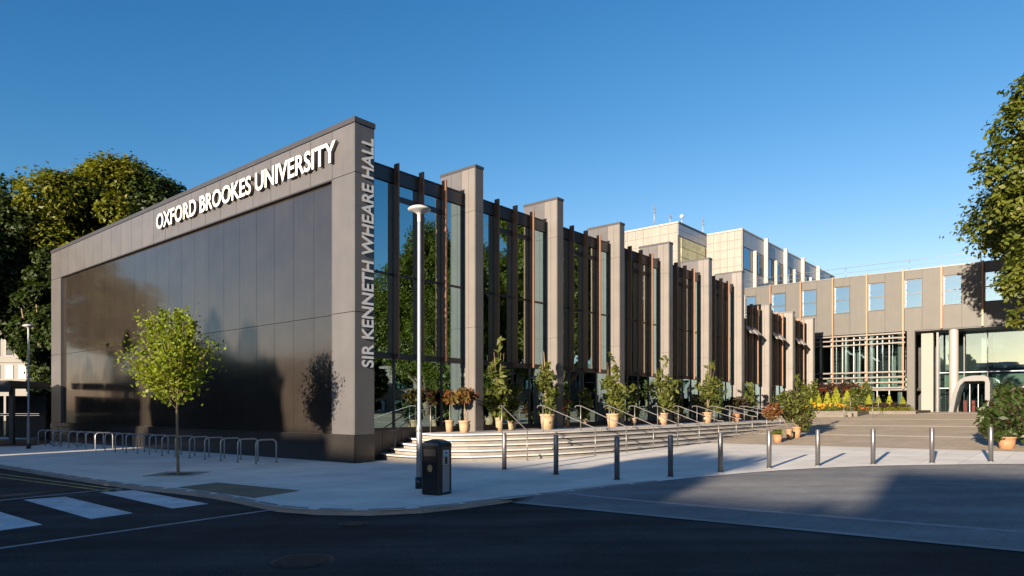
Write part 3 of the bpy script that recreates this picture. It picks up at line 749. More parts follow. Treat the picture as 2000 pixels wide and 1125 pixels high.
for (y0, y1) in ((-.62, -1.15), (-1.18, -1.7), (-1.73, -2.25)):
    piece('door_leaf', 1.3, 1.34, y1, y0, .02, 2.4, M['glass_clear'], por); piece('door_frame', 1.27, 1.37, y1-.045, y1-.004, .0, 2.5, M['galv'], por)
piece('red_poster', 1.5, 1.52, -.95, -.72, .1, 1.1, M['red'], por); piece('red_poster', 1.5, 1.52, -1.5, -1.28, .1, 1.1, M['red'], por)
piece('dark_header', 1.25, 1.4, -2.25, -.6, 2.42, 2.6, M['frame'], por)

# ------------------------------------------------------------------ tall pale block behind
tall = wthing('tall_block', 60.6, 11.5, 0, 'tall cream office block, shaded sides coloured grey blue, stepping up behind the entrance building', 'building')
TH = 21.35
piece('wall_core', .06, 36, .06, 16, 0, TH-.05, M['cream'], tall); piece('wall_core', -7.05, .05, 4.16, 20, 0, TH-.05, M['cream'], tall)
def tiles(x0, x1, y0, y1, z0, z1, nx, nz, m, axis):
    for i in range(nx):
        for k in range(nz):
            za, zb_ = z0+(z1-z0)*k/nz+.012, z0+(z1-z0)*(k+1)/nz-.012
            if axis == 'y':
                ya, yb = y0+(y1-y0)*i/nx+.012, y0+(y1-y0)*(i+1)/nx-.012; piece('wall_tile', x0, x1, ya, yb, za, zb_, m, tall)
            else:
                xa, xb = x0+(x1-x0)*i/nx+.012, x0+(x1-x0)*(i+1)/nx-.012; piece('wall_tile', xa, xb, y0, y1, za, zb_, m, tall)
tiles(0, .05, 0.05, 4.10, 13.4, TH-.2, 5, 8, M['cream'], 'y')
tiles(-7.1, -7.06, 4.2, 16.2, 14.4, TH-.2, 12, 7, M['cream'], 'y')
tiles(-7.05, -.0, 4.10, 4.15, 19.9, TH-.2, 6, 2, M['shade_blue'], 'x')
gx = [-6.4+i*1.2 for i in range(6)]
for i in range(5):
    for k in range(5):
        piece('glass_block_pane', gx[i]+.03, gx[i+1]-.03, 4.08, 4.15, 19.8-1.05*(k+1)+.03, 19.8-1.05*k-.03, M['glassblock'], tall)
piece('coping', -.05, 36.1, -.05, .3, TH-.18, TH, M['paleframe'], tall); piece('coping', -.05, .3, .31, 4.1, TH-.18, TH, M['paleframe'], tall)
piece('coping', -7.15, -6.85, 4.05, 20, TH-.18, TH, M['paleframe'], tall); piece('coping', -6.84, -.06, 4.05, 4.3, TH-.18, TH, M['coping'], tall)
tiles(.05, 34.0, -.01, .05, 19.45, TH-.2, 20, 1, M['shade_blue'], 'x'); tiles(.05, 34.0, -.01, .05, 14.6, 16.9, 20, 2, M['shade_blue'], 'x')
for q in range(5):
    xr = 6.8*q
    piece('rib', xr-.15 if q else -.05, xr+.16, -.45 if q else -.06, -.012, 16.2 if q else 10.0, TH+.1, M['paleframe'], tall)
    piece('rib', xr+3.25, xr+3.5, -.38, -.012, 12.0, 19.4, M['paleframe'], tall)
    for (a, c, m) in ((.35, 2.3, 'win_sky'), (2.45, 3.1, 'intwhite'), (3.7, 4.5, 'frame'), (4.62, 5.2, 'win_sky'), (5.3, 6.5, 'frame')):
        w_ = piece('window', xr+a, xr+c, -.02, .05, 16.95, 19.38, M['frame'], tall)
        if m != 'frame': piece('pane', .06, c-a-.06, -.012, -.004, .08, 2.35, M[m], w_)
        if m == 'frame': piece('pane', .06, c-a-.06, -.012, -.004, .08, .9, M['intwhite'], w_)
    for (a, c) in ((1.6, 2.9), (4.2, 6.2)):
        w_ = piece('window', xr+a, xr+c, -.02, .05, 12.2, 14.5, M['frame'], tall); piece('pane', .06, c-a-.06, -.012, -.004, .08, 2.2, M['win_sky'], w_)
    tiles(xr+.2, xr+6.6, .0, .05, 10.2, 12.1, 3, 1, M['shade_blue'], 'x')
# roof kit on the tall block: separate things
def mast(x, y, h, label):
    t = wthing('antenna_mast', 60.6+x, 11.5+y, TH-.05, label, 'antenna', 'thin masts on the roof of the tall block')
    b = MB(); b.tube([(0,0,0),(0,0,h)], .05, 6); b.build('pole', M['galv'], t)
    b = MB()
    for z in (.72, .86): b.tube([(-.4,0,h*z),(.4,0,h*z)], .025, 5)
    b.build('crossbar', M['galv'], t)
mast(-6, 7.5, 2.6, 'tallest thin mast at the left of the tall cream block roof')
mast(-6, 5.6, 1.3, 'short thin mast beside the tallest one on the cream roof')
mast(3.2, 6.0, 3.0, 'thin mast rising behind the notch between the two cream walls')
dish = wthing('roof_dish', 60.6-5.2, 11.5+4.6, TH-.05, 'pale roof camera or dish on a post at the corner of the tall block', 'dish')
b = MB(); b.tube([(0,0,0),(0,0,1.0)], .07, 8); b.build('post', M['galv'], dish)
b = MB(); b.lathe([(.02,.85),(.15,.88),(.24,1.0),(.22,1.16),(.1,1.26),(.01,1.28)], 12); b.build('dome', M['white'], dish)

# ------------------------------------------------------------------ far left: pale building and cycle shelter
whb = empty('white_building', (-66, 84, 0), R(4), 'white office building with dark upright windows half hidden by trees at far left', 'building')
piece('wall', -14, 8.5, .06, 12, 0, 12.5, M['farwhite'], whb)
for i in range(14):
    for (z0, z1) in ((5.2, 6.9), (8.0, 11.0)):
        x = -13.6+i*1.55
        w_ = piece('window', x, x+.95, .0, .05, z0, z1, M['frame'], whb); piece('pane', .06, .89, -.012, -.002, .06, z1-z0-.06, M['win_sky'] if z0 < 7 else M['intdark'], w_)
piece('sill_band', -14.1, 8.6, -.1, .05, 7.2, 7.5, M['farwhite'], whb); piece('parapet', -14.1, 8.6, -.05, .05, 11.6, 12.6, M['farwhite'], whb)
shl = empty('cycle_shelter', (-25.9, 36.6, -.28), R(3), 'long low shelter with dark flat roof and buff back wall beyond the lamp', 'shelter')
piece('roof', -16, .0, -1.5, 1.8, 3.0, 3.35, M['intdark'], shl)
piece('fascia', -16, .05, -1.56, -1.505, 2.75, 3.3, M['intdark'], shl)
for i in range(7): piece('post', -.25-2.3*i, -.05-2.3*i, -1.2, -1.0, 0, 2.98, M['rust'], shl)
for i in range(7): piece('back_panel', -2.25-2.3*i, -.12-2.3*i, 1.6, 1.68, .3, 1.5, M['rust'], shl)
for i in range(7): piece('back_panel', -2.25-2.3*i, -.12-2.3*i, 1.6, 1.68, 1.62, 2.6, M['rust'] if i % 3 else M['intdark'], shl)
piece('rail', -16, 0, 1.5, 1.56, 1.52, 1.6, M['frame'], shl)
hd = empty('dark_hedge', (-31, 35.0, -.34), 0)

# ------------------------------------------------------------------ street furniture
def lamp_post(x, y, z, h, label):
    t = empty('street_lamp', (x, y, z), 0, label, 'street lamp', 'street lamps with round disc heads')
    b = MB(); b.lathe([(.064,.24),(.064,1.28),(.044,1.36),(.040,h-.34)], 16); b.build('pole', M['galv'], t)
    b = MB(); b.lathe([(.0,0),(.086,.0),(.086,.235),(.0,.24)], 16); b.build('black_base', M['black'], t)
    b = MB(); b.lathe([(.040,h-.35),(.043,h-.19),(.09,h-.16),(.19,h-.125),(.236,h-.102),(.242,h-.086),(.20,h-.050),(.11,h-.014),(.0,h)], 28); b.build('lamp_head', M['white'], t)
    b = MB(); b.lathe([(.065,1.20),(.069,1.21),(.069,1.27),(.065,1.28)], 16); b.build('collar', M['steel'], t)
    b = MB(); b.box(-.025,.025,-.068,-.0645,.55,.95); b.build('access_door', M['galv'], t)
    return t
p = gp(819, 954); lamp_post(p.x, p.y, p.z, 5.98, 'tall grey street lamp with a disc head standing behind the black bin')
p = gp(56, 876.5); lamp_post(p.x, p.y, p.z, 5.75, 'distant grey street lamp at far left in front of the shelter')

# litter bin
p = gp(853, 964.5); bn = empty('litter_bin', p, R(-30), 'black square litter bin with domed lid beside the tall lamp', 'litter bin')
def rsq(h, r, n=5):
    out = []
    for cx, cy, a0 in ((h-r,h-r,0),(-h+r,h-r,90),(-h+r,-h+r,180),(h-r,-h+r,270)):
        for k in range(n+1):
            a = R(a0+90*k/n); out.append((cx+r*math.cos(a), cy+r*math.sin(a)))
    return out
def loft(secs, smooth=False):
    b = MB(); n = len(secs[0][0]); vs_ = [(x, y, z) for pts, z in secs for x, y in pts]
    fs = [(i*n+k, i*n+(k+1) % n, (i+1)*n+(k+1) % n, (i+1)*n+k) for i in range(len(secs)-1) for k in range(n)]
    fs += [tuple(range((len(secs)-1)*n, len(secs)*n)), tuple(range(n-1, -1, -1))]
    b.add(vs_, fs, smooth); return b
loft([(rsq(.215,.05),.0),(rsq(.222,.05),.03),(rsq(.222,.05),.93)]).build('body', M['black'], bn)
loft([(rsq(.229,.05),.931),(rsq(.232,.06),.96),(rsq(.22,.07),1.01),(rsq(.17,.08),1.055),(rsq(.08,.06),1.078),(rsq(.02,.015),1.082)]).build('lid', M['black'], bn)
piece('aperture', -.15, .15, -.2255, -.2225, .76, .89, M['gap'], bn)
b = MB(); b.box(-.17,.17,-.236,-.2265,.892,.915); b.box(-.17,.17,-.236,-.2265,.735,.757); b.box(-.17,-.152,-.236,-.2265,.7575,.8915); b.box(.152,.17,-.236,-.2265,.7575,.8915); b.build('aperture_rim', M['black'], bn)
b = MB()
for r0, r1 in ((.055,.038),(.025,.0)):
    vs_ = [(r*math.cos(2*math.pi*k/24), -.2245, .52+1.25*r*math.sin(2*math.pi*k/24)) for r in (r0, r1) for k in range(24)]
    b.add(vs_, [(k, (k+1) % 24, 24+(k+1) % 24, 24+k) for k in range(24)])
b.build('gold_emblem', M['gold'], bn)
for k in range(5): piece('ribbed_strip', .2225, .229, -.115+.046*k, -.077+.046*k, .05, .56, M['silver'], bn)
b = MB(); b.box(.2225,.2275,-.115,.113,.57,.76); b.build('ash_plate', M['silver'], bn)
b = MB(); b.box(.2278,.2290,-.035,.04,.60,.74); b.build('ash_slot', M['gap'], bn)
b = MB(); b.box(.2225,.2275,-.10,.10,.765,.875); b.build('notice', M['letters2'], bn)
b = MB(); b.box(.2278,.2284,-.05,.05,.79,.84); b.build('notice_mark', mat('notice_blue', (.08,.25,.4), .5), bn)

# bollards
b0 = empty('bollard', (0,0,0), 0)
b = MB(); b.lathe([(.0,-.02),(.062,-.02),(.062,.955),(.057,.962),(.057,.972),(.062,.978),(.060,.992),(.0,.998)], 20); b.build('shaft', M['bollard'], b0)
b = MB(); b.lathe([(.063,.0),(.088,.0),(.088,.012),(.063,.014)], 20); b.build('base_ring', M['steel'], b0)
BOL = [(985,917,'steel bollard farthest left, in front of the left end of the steps'),(1086,927,'second steel bollard from the left, before the curved steps'),
       (1205,937,'steel bollard nearest the camera, third from the left'),(1309.5,931,'fourth steel bollard from the left at the pavement edge'),
       (1407,922,'fifth steel bollard from the left beside the paved crossing'),(1502,914,'sixth steel bollard from the left, just before the three potted plants'),
       (1597,909.5,'seventh steel bollard from the left, right of the potted plants'),(1705,906.5,'eighth steel bollard, with a long shadow in the sunlit pavement'),
       (1820,904,'ninth steel bollard, in front of the white column'),(1935,901.5,'last steel bollard at far right by the big dark planter')]
for i, (u, v, lb) in enumerate(BOL):
    o = b0 if i == 0 else copy_tree(b0)
    o.location = gp(u, v); o.rotation_euler.z = R(13*i); tag(o, lb, 'bollard', 'steel bollards along the pavement edge')

# cycle hoops
h0 = empty('cycle_hoop', (0,0,0), ROT)
pts = [(0,0,-.03),(0,0,.60)] + [(.15-.15*math.cos(a), 0, .60+.15*math.sin(a)) for a in [R(18*k) for k in range(1, 5)]] + [(.15,0,.75),(.55,0,.75)] + [(.55+.15*math.sin(a), 0, .60+.15*math.cos(a)) for a in [R(18*k) for k in range(1, 5)]] + [(.70,0,.60),(.70,0,-.03)]
b = MB(); b.tube(pts, .024, 8); b.build('tube', M['hoop'], h0)
b = MB(); b.lathe([(.025,0),(.06,0),(.06,.008),(.025,.01)], 12); b.lathe([(.025,0),(.06,0),(.06,.008),(.025,.01)], 12, .70); b.build('base_plates', M['steel'], h0)
NH = 20
ords = ['nearest','second','third','fourth','fifth','sixth','seventh','eighth','ninth','tenth','eleventh','twelfth','thirteenth','fourteenth','fifteenth','sixteenth','seventeenth','eighteenth','nineteenth','farthest']
for i in range(NH):
    o = h0 if i == 0 else copy_tree(h0)
    s = 2.4+1.115*i; t = -1.95; p = W(t, s); o.location = (p.x, p.y, .01*p.x)
    tag(o, ('steel cycle hoop nearest the building corner' if i == 0 else 'steel cycle hoop at the far left end of the row' if i == NH-1 else '%s steel cycle hoop counting from the building corner' % ords[i]), 'cycle hoop', 'row of steel cycle hoops beside the long dark wall')

# bicycle locked at the far hoops
p = W(-1.75, 2.4+1.115*17+.35); bk_ = empty('bicycle', (p.x, p.y, .01*p.x), R(8), 'dark bicycle leaning at the far cycle hoops', 'bicycle')
def wheel(cx):
    w_ = MB(); n = 28
    w_.tube([(cx+.33*math.cos(2*math.pi*k/n), 0, .34+.33*math.sin(2*math.pi*k/n)) for k in range(n+1)], .017, 6, False); o = w_.build('wheel', M['rubber'], bk_)
    w_ = MB()
    for k in range(12): a = 2*math.pi*k/12; w_.tube([(cx,0,.34),(cx+.31*math.cos(a),0,.34+.31*math.sin(a))], .003, 3)
    w_.build('spokes', M['steel'], o)
wheel(0); wheel(1.05)
b = MB(); b.tube([(1.05,0,.34),(.62,0,.28),(.45,0,.80),(1.05-.0,0,.34)], .014, 6); b.tube([(.62,0,.28),(.16,0,.75),(.47,0,.76)], .017, 6); b.tube([(.14,0,.88),(.17,0,.72),(0,0,.34)], .015, 6); b.build('frame', M['frame'], bk_)
b = MB(); b.tube([(.45,0,.80),(.43,0,.92)], .012, 6); b.box(.32,.58,-.05,.05,.92,.96); b.build('saddle', M['black'], bk_)
b = MB(); b.tube([(.14,-.27,.98),(.12,-.1,.96),(.13,0,.90),(.12,.1,.96),(.14,.27,.98)], .012, 6); b.build('handlebar', M['black'], bk_)
b = MB(); b.tube([(.62,.06,.28),(.70,.06,.14)], .01, 5); b.tube([(.62,-.06,.28),(.54,-.06,.42)], .01, 5); b.build('cranks', M['steel'], bk_)

# handrails on the steps
def handrail(t0, w0, t1, w1, label, ztop=None, zbot=None):
    a = W(t0, -w0); c = W(t1, -w1); zt = ZT if ztop is None else ztop; zb_ = G(c.x, c.y) if zbot is None else zbot
    root = empty('handrail', (a.x, a.y, zt), 0, label, 'handrail', 'steel handrails down the terrace steps')
    d = Vector((c.x-a.x, c.y-a.y, 0)); e = d.normalized()*.28; dz = zb_-zt
    for q, z in ((Vector((0,0,0)), 0), (d, dz)):
        b = MB(); b.tube([(q.x, q.y, z-.02), (q.x, q.y, z+.93)], .018, 8); b.build('post', M['steel'], root)
    b = MB(); b.tube([tuple(-e*.9+Vector((0,0,.86))), tuple(-e*.9+Vector((0,0,.93))), tuple(-e*.7+Vector((0,0,.95))), (0,0,.95), (d.x, d.y, dz+.95), tuple(d+e*.7+Vector((0,0,dz+.95))), tuple(d+e*.9+Vector((0,0,dz+.90)))], .018, 8); b.build('rail', M['steel'], root)
    for q, z in ((Vector((0,0,0)), 0), (d, dz)):
        b = MB(); b.lathe([(.023,0),(.055,0),(.055,.01),(.023,.012)], 12, q.x, q.y)
        b.v = [(x, y, z_+z) for x, y, z_ in b.v]; b.build('base_plate', M['steel'], root)
handrail(3.5, -.32, 1.86, -.30, 'handrail against the glass at the left end of the steps', zbot=-.03)
handrail(4.95, 1.75, 3.75, 3.85, 'handrail seen end on where the steps curve, before the tall potted tree')
HR = ['first handrail right of the end on one','second handrail right of the end on one','third handrail right of the end on one','handrail in front of the fourth tall fin','handrail just past the fourth tall fin','handrail before the fifth tall fin','handrail just past the fifth tall fin','handrail before the sixth tall fin','handrail just past the sixth tall fin','handrail near the far end of the steps','second farthest handrail on the steps','farthest handrail, where the steps meet the ramp']
for i in range(12):
    t = 6.9+2.05*i; w0 = 2.55 if t > 8 else 2.3
    handrail(t-.3, w0, t-.3, 4.55, HR[i])
sr = 0
for (t, s, lb) in ((38.1, 4.6, 'left white rail on the short steps before the flower bed'), (38.1, 6.4, 'right white rail on the short steps before the flower bed')):
    handrail(39.5, s, 37.8, s, lb, ztop=1.46)
# ------------------------------------------------------------------ vegetation
def leaf_mesh(name, cen, size, m, rng, aspect=1.7, updown=.6, nrm=None):
    n = len(cen)
    nd = rng.normal(size=(n, 3)); nd[:, 2] = np.abs(nd[:, 2])+updown
    if nrm is not None: nd += nrm*1.3
    nd /= np.linalg.norm(nd, axis=1)[:, None]
    r = rng.normal(size=(n, 3)); a = np.cross(nd, r); a /= np.linalg.norm(a, axis=1)[:, None]+1e-9
    b = np.cross(nd, a)
    s = size*(.65+.7*rng.random(n))[:, None]
    L_, w_ = a*s*aspect/2, b*s/2
    fold = nd*s*.16
    v = np.empty((n, 4, 3)); v[:, 0] = cen-L_; v[:, 1] = cen+w_+fold-L_*.12; v[:, 2] = cen+L_; v[:, 3] = cen-w_+fold-L_*.12
    me = bpy.data.meshes.new(name); me.vertices.add(4*n); me.vertices.foreach_set('co', v.reshape(-1).astype(np.float32))
    me.loops.add(4*n); me.loops.foreach_set('vertex_index', np.arange(4*n, dtype=np.int32))
    me.polygons.add(n); me.polygons.foreach_set('loop_start', np.arange(0, 4*n, 4, dtype=np.int32)); me.polygons.foreach_set('loop_total', np.full(n, 4, dtype=np.int32))
    me.materials.append(m); me.update(); me.validate(); return me
def crown_points(blobs, n, rng, per=22, spread=.16, hollow=.55):
    w_ = np.array([b[1][0]*b[1][1]+b[1][1]*b[1][2] for b in blobs]); w_ = w_/w_.sum()
    nc = max(1, n//per); idx = rng.choice(len(blobs), nc, p=w_)
    d = rng.normal(size=(nc, 3)); d /= np.linalg.norm(d, axis=1)[:, None]
    rad = hollow+(1.05-hollow)*rng.random(nc)**.6
    c = np.array([b[0] for b in blobs])[idx]; rr = np.array([b[1] for b in blobs])[idx]
    cc = c+d*rr*rad[:, None]
    pts = np.repeat(cc, per, 0)+rng.normal(size=(nc*per, 3))*(np.repeat(rr, per, 0)*spread)
    return pts, np.repeat(d, per, 0)
def tree(name, loc, H, rad, seed, label, cat='tree', group=None, leaves=26000, size=.24, m=None, base=.28, low=.15, lump=.30, nb=34, top=1.0, hollow=.55, extra=()):
    rng = np.random.default_rng(seed); m = m or L1
    root = empty(name, loc, 0, label, cat, group)
    cz = H*(base+1)/2; hz = H*(1-base)/2
    blobs = []
    for i in range(nb):
        d = rng.normal(size=3); d /= np.linalg.norm(d); f = .45+.42*rng.random()
        zz = d[2]*f*hz; wd = rad*f*(1-.25*max(0, zz/hz)*top)
        br = rad*lump*(.7+.6*rng.random())
        blobs.append(((d[0]*wd, d[1]*wd, cz+zz), (br, br, br*.85)))
    blobs.append(((0,0,cz),(rad*.45,rad*.45,hz*.6)))
    blobs += [(q_[:3], (q_[3], q_[3], q_[3]*.8)) for q_ in extra]
    pts, nr = crown_points(blobs, leaves, rng, hollow=hollow)
    me = leaf_mesh('crown', pts, size, m, rng, nrm=nr)
    link('crown', me, root)
    b = MB(); tr_ = H*.022+.08
    b.tube([(0,0,-.3),(0,0,H*.02),(.03*H*.2,0,H*base*.6),(0,.02*H*.2,H*base*1.2),(.1,-.1,cz)], [tr_*1.5, tr_*1.15, tr_, tr_*.8, tr_*.4], 10)
    for i in range(14):
        c = blobs[i][0]; st = Vector((0,0,H*base*(.9+.5*rng.random()))); e = Vector(c); mid = st.lerp(e, .5)+Vector((0,0,-.05*H*rng.random()))
        b.tube([st, mid, e], [tr_*.45, tr_*.28, tr_*.08], 6)
    b.build('trunk', M['bark'], root)
    return root

# big trees behind the left end of the hall
gz = -.4
tree('broadleaf_tree', (-29.6, 48.5, gz), 21.6, 5.2, 11, 'tall round headed sunlit tree rising behind the low end of the dark wall', leaves=120000, size=.175, base=.15, nb=44, m=L7, hollow=.7)
tree('broadleaf_tree', (-27.2, 51.5, gz), 20.2, 5.0, 12, 'darker green tree crown just above the roof edge, right of the sunlit round tree', leaves=55000, size=.175, base=.2, m=L2)
tree('broadleaf_tree', (-35.2, 44.5, gz), 17.6, 5.0, 13, 'dark leafy tree at the left edge behind the distant lamp', leaves=60000, size=.175, base=.46, m=L2)
tree('broadleaf_tree', (-28.6, 41.8, gz), 12.0, 1.9, 14, 'dense dark tree filling the gap beside the far end of the wall', leaves=45000, size=.18, base=.05, m=L2)
tree('broadleaf_tree', (-35.5, 39.5, gz), 11.4, 3.4, 17, 'leafy tree with hanging yellow green branches above the shelter at far left', leaves=20000, size=.17, base=.5, m=L7)
tree('broadleaf_tree', (-46, 58, gz), 15.5, 6.0, 15, 'dark background tree beyond the shelter at far left', leaves=20000, size=.3, base=.5, m=L2)

# the right hand tree and its neighbours off to the side (seen mirrored in the glazing)
RT = tree('plane_tree', (37.6, 39.6, .1), 27.0, 8.3, 21, 'large tree whose branches reach in at the right edge before the entrance block', leaves=190000, size=.185, base=.12, nb=64, lump=.26, top=.35, extra=((-8.6,-1.5,19,1.2),(-9.2,-1.6,17.2,1.4),(-9.9,-1.6,15,1.5),(-9.6,-1.6,13,1.3),(-9.0,-1.6,8.6,1.2),(-8.8,-1.6,6.8,1.0),(-8.2,-1.6,9.6,1.6),(-8.2,-1.6,11.2,1.6)), m=L1, hollow=.6)
def clone(src, loc, rz, label, sc=1.0, group=None):
    o = copy_tree(src); o.location = loc; o.rotation_euler.z = rz; o.scale = (sc, sc, sc); tag(o, label, 'tree', group); return o
clone(RT, (40, 26.5, .2), 1.9, 'large tree to the right of the plaza, mirrored in the first glazed bay', .72)
clone(RT, (33, 28.5, .1), 4.0, 'mid sized tree at the right of the plaza, mirrored in the second glazed bay', .50)
clone(RT, (57, 33, .3), 3.1, 'large tree farther right, mirrored dark green in the tall glass', .8)
# trees left of the street whose shadows fall on the long wall
hb = tree('hedge_tree', (0, 0, -.5), 10.0, 1.9, 31, 'x', leaves=15000, size=.22, base=.06, m=L2, nb=22, lump=.42)
HS = [(24.7,34,3.7,'farthest left bushy tree across the side street'),(22.3,36,4.5,'second bushy tree from the left across the side street'),(19.6,34,4.9,'third bushy tree from the left across the side street'),
      (18.4,38,5.7,'fourth bushy tree across the side street, left of the narrow sunlit gap'),(13.2,36,5.2,'fifth bushy tree across the side street, right of the narrow sunlit gap'),(11.2,42,4.7,'sixth bushy tree from the left across the side street'),
      (8.7,46,5.9,'tallest bushy tree across the side street, opposite the young tree'),(6.6,44,5.3,'second tree from the right across the side street'),(5.2,40,3.7,'small bushy tree nearest the corner across the side street')]
SH = Vector((SD.x, SD.y, 0)).normalized()
for i, (s, D, zt, lb) in enumerate(HS):
    o = hb if i == 0 else copy_tree(hb); q = W(0, s)+SH*D; o.location = (q.x, q.y, -.6)
    k = (zt+math.tan(SUN_EL)*D+.6)/9.6; o.scale = (.95, .95, k) if i != 8 else (.55, .55, k); o.rotation_euler.z = i*1.3
    tag(o, lb, 'tree', 'bushy trees across the side street')

# young street tree
p = gp(348, 926); yt = empty('young_street_tree', p, 0, 'slim young tree with bright lime green leaves in a square pit on the pavement', 'tree')
rng = np.random.default_rng(5)
wood = MB(); fork = 1.72
wood.tube([(0,0,-.1),(0,0,.05),(-.01,.0,.6),(-.025,.0,1.2),(-.03,0,fork)], [.052,.042,.036,.033,.034], 8)
cen = []
def ell(dz, az, k=1.0):
    # outer surface of the crown in direction
    return None
base_ = Vector((-.03,0,fork)); CC = Vector((-.20,0,3.05)); RX, RZ = 1.12, 1.42
nbz = 64
for i in range(nbz):
    d = rng.normal(size=3); d /= np.linalg.norm(d)
    if d[2] < -.55: d[2] *= -.5
    f = .72+.33*rng.random()
    e = CC+Vector((d[0]*RX*f, d[1]*RX*f, d[2]*RZ*f))
    if e.z < fork+.25: e.z = fork+.25+.2*rng.random()
    if e.z < CC.z:
        q_ = max(.22, ((e.z-fork)/(CC.z-fork))**.62); e.x = base_.x+(e.x-base_.x)*q_-.12*(1-q_); e.y *= q_
    st = base_+Vector((0,0,.5*rng.random())); mid = st.lerp(e, .45)+Vector((0,0,-.12*rng.random()+.08))*(1 if e.z > 2.6 else -.5)
    wood.tube([st, mid, e], [.018,.010,.003], 5, False)
    nl = 95
    for k in range(nl):
        t = .30+.72*rng.random()**.8
        q = (st.lerp(mid, t/.5) if t < .5 else mid.lerp(e, (t-.5)/.5)); sp = .05+.13*t
        cen.append((q.x+rng.normal()*sp, q.y+rng.normal()*sp, q.z+rng.normal()*sp*.9))
for ez, ex in ((4.32,-.42),(4.36,.02),(4.12,-.75),(4.05,.38)):
    e = Vector((ex, 0, ez)); wood.tube([base_+Vector((0,0,1.2)), e], [.012,.003], 5, False)
    for k in range(170):
        q = Vector((ex*.6, 0, 3.4)).lerp(e, rng.random()**.6); cen.append((q.x+rng.normal()*.07, q.y+rng.normal()*.07, q.z+rng.normal()*.07))
wood.build('trunk', M['barkpale'], yt)
link('crown', leaf_mesh('young_crown', np.array(cen), .068, L3, rng, 1.5, .3), yt)
pit = poly_surface('tree_pit', [(p.x+dx, p.y+dy, p.z+.01*dx+.006) for dx, dy in ((-.30,-.30),(.33,-.32),(.32,.30),(-.31,.32))], M['soil'], None, pavement)
rim = MB()
for dx0, dx1, dy0, dy1 in ((-.62,.62,-.62,-.35),(-.62,.62,.35,.62),(-.62,-.35,-.345,.345),(.35,.62,-.345,.345)): rim.box(p.x+dx0, p.x+dx1, p.y+dy0, p.y+dy1, p.z-.1, p.z+.012)
rim.build('pit_edging', M['kerb'], pavement)

# potted plants -------------------------------------------------------------
def pot(parent, r, h, m, taper=.75):
    b = MB(); b.lathe([(.0,0),(r*taper,0),(r*.9,h*.6),(r*.97,h*.88),(r*1.06,h*.89),(r*1.06,h),(r*.93,h),(r*.9,h*.93)], 20); b.build('pot', m, parent)
    b = MB(); b.lathe([(r*.91,h*.94),(.0,h*.96)], 16); b.build('soil', M['soil'], parent)
def potted(name, loc, r, h, pm, stems, blobs, n, size, lm, label, seed, cat='potted plant', group=None, asp=2.2, lm2=None, n2=0, hollow=.2):
    rng = np.random.default_rng(seed); root = empty(name, loc, 0, label, cat, group)
    if r: pot(root, r, h, pm)
    b = MB()
    for s in stems: b.tube(s, [.022]+[.012]*(len(s)-2)+[.004], 6)
    b.build('stem', M['barkpale'], root)
    pts, nr = crown_points(blobs, n, rng, 9, .22, hollow); link('foliage', leaf_mesh('foliage', pts, size, lm, rng, asp, .1), root)
    if lm2: 
        pts, nr = crown_points(blobs, n2, rng, 5, .2, .75); link('blossom', leaf_mesh('blossom', pts, size*.8, lm2, rng, 1.2, .4), root)
    return root
def tp(u, w0):                                     # point on the terrace in column u at distance w0 in front of the fin line
    t = at_u(u, -w0); q = W(t, -w0); return Vector((q.x, q.y, ZT))
TG = 'potted trees standing along the terrace'
def tallplant(u, w0, H, wd, seed, label, lm=None, n=800, lean=0, size=.13, pr=.24, ph=.48, zlo=.55):
    lm = lm or L5; wd *= .74; rng = np.random.default_rng(seed*7)
    stems = []
    for i in range(4):
        a = rng.random()*6.28; q = .06
        stems.append([(q*math.cos(a), q*math.sin(a), ph*.9), (lean*.4+wd*.15*math.cos(a), wd*.15*math.sin(a), H*.5), (lean+wd*.35*math.cos(a), wd*.35*math.sin(a), H*.93)])
    blobs = []
    for i in range(17):
        z = ph+zlo*.3+(H-ph-zlo*.3)*(i+.5)/17; f = math.sin(min(1, (z-ph)/(H-ph)*1.15+.12)*math.pi)**.5 if z < H*.95 else .4
        a = rng.random()*6.28; rr = wd*.5*f*(.55+.35*rng.random())
        blobs.append(((lean*(z/H)+wd*.28*f*math.cos(a), wd*.28*f*math.sin(a), z), (rr, rr, .34)))
    return potted('potted_tree', tp(u, w0), pr, ph, M['pot_buff'], stems, blobs, int(n*.8), size*.80, lm, label, seed, 'potted tree', TG, 2.9)
tallplant(975, .55, 3.15, 1.15, 41, 'tall loose leaved potted tree right of the second fin, leaning arching top', n=760, lean=-.12, size=.15, pr=.15, ph=.5)
tallplant(1069, .85, 3.35, 1.0, 42, 'upright potted tree in a large buff pot before the third fin', n=900, pr=.30, ph=.62, size=.13)
tallplant(1197, .85, 3.2, 1.35, 43, 'potted tree in front of the fourth fin with yellow green leaves', n=1100, pr=.30, ph=.6, size=.13)
tallplant(1294, .85, 3.3, 1.6, 44, 'potted tree in front of the fifth fin', n=1150, pr=.30, ph=.6, size=.13)
tallplant(1380, .9, 3.4, 1.9, 45, 'bushy potted tree in front of the sixth fin', n=1250, pr=.32, ph=.6, size=.13)
potted('photinia_standard', tp(907, .62), .20, .42, M['pot_buff'], [[(0,0,.3),(.01,0,.75),(0,0,1.15)]], [((0,0,1.28),(.34,.34,.22))], 620, .10, L4, 'larger ball headed red leaved shrub in a buff pot by the second fin', 46, hollow=.3)
potted('photinia_standard', tp(878, -.3), .16, .42, M['pot_buff'], [[(0,0,.3),(.01,0,.75),(0,0,1.15)]], [((0,0,1.25),(.26,.26,.20))], 420, .10, L4, 'smaller red leaved ball shrub close to the glass behind the other one', 47, hollow=.3)
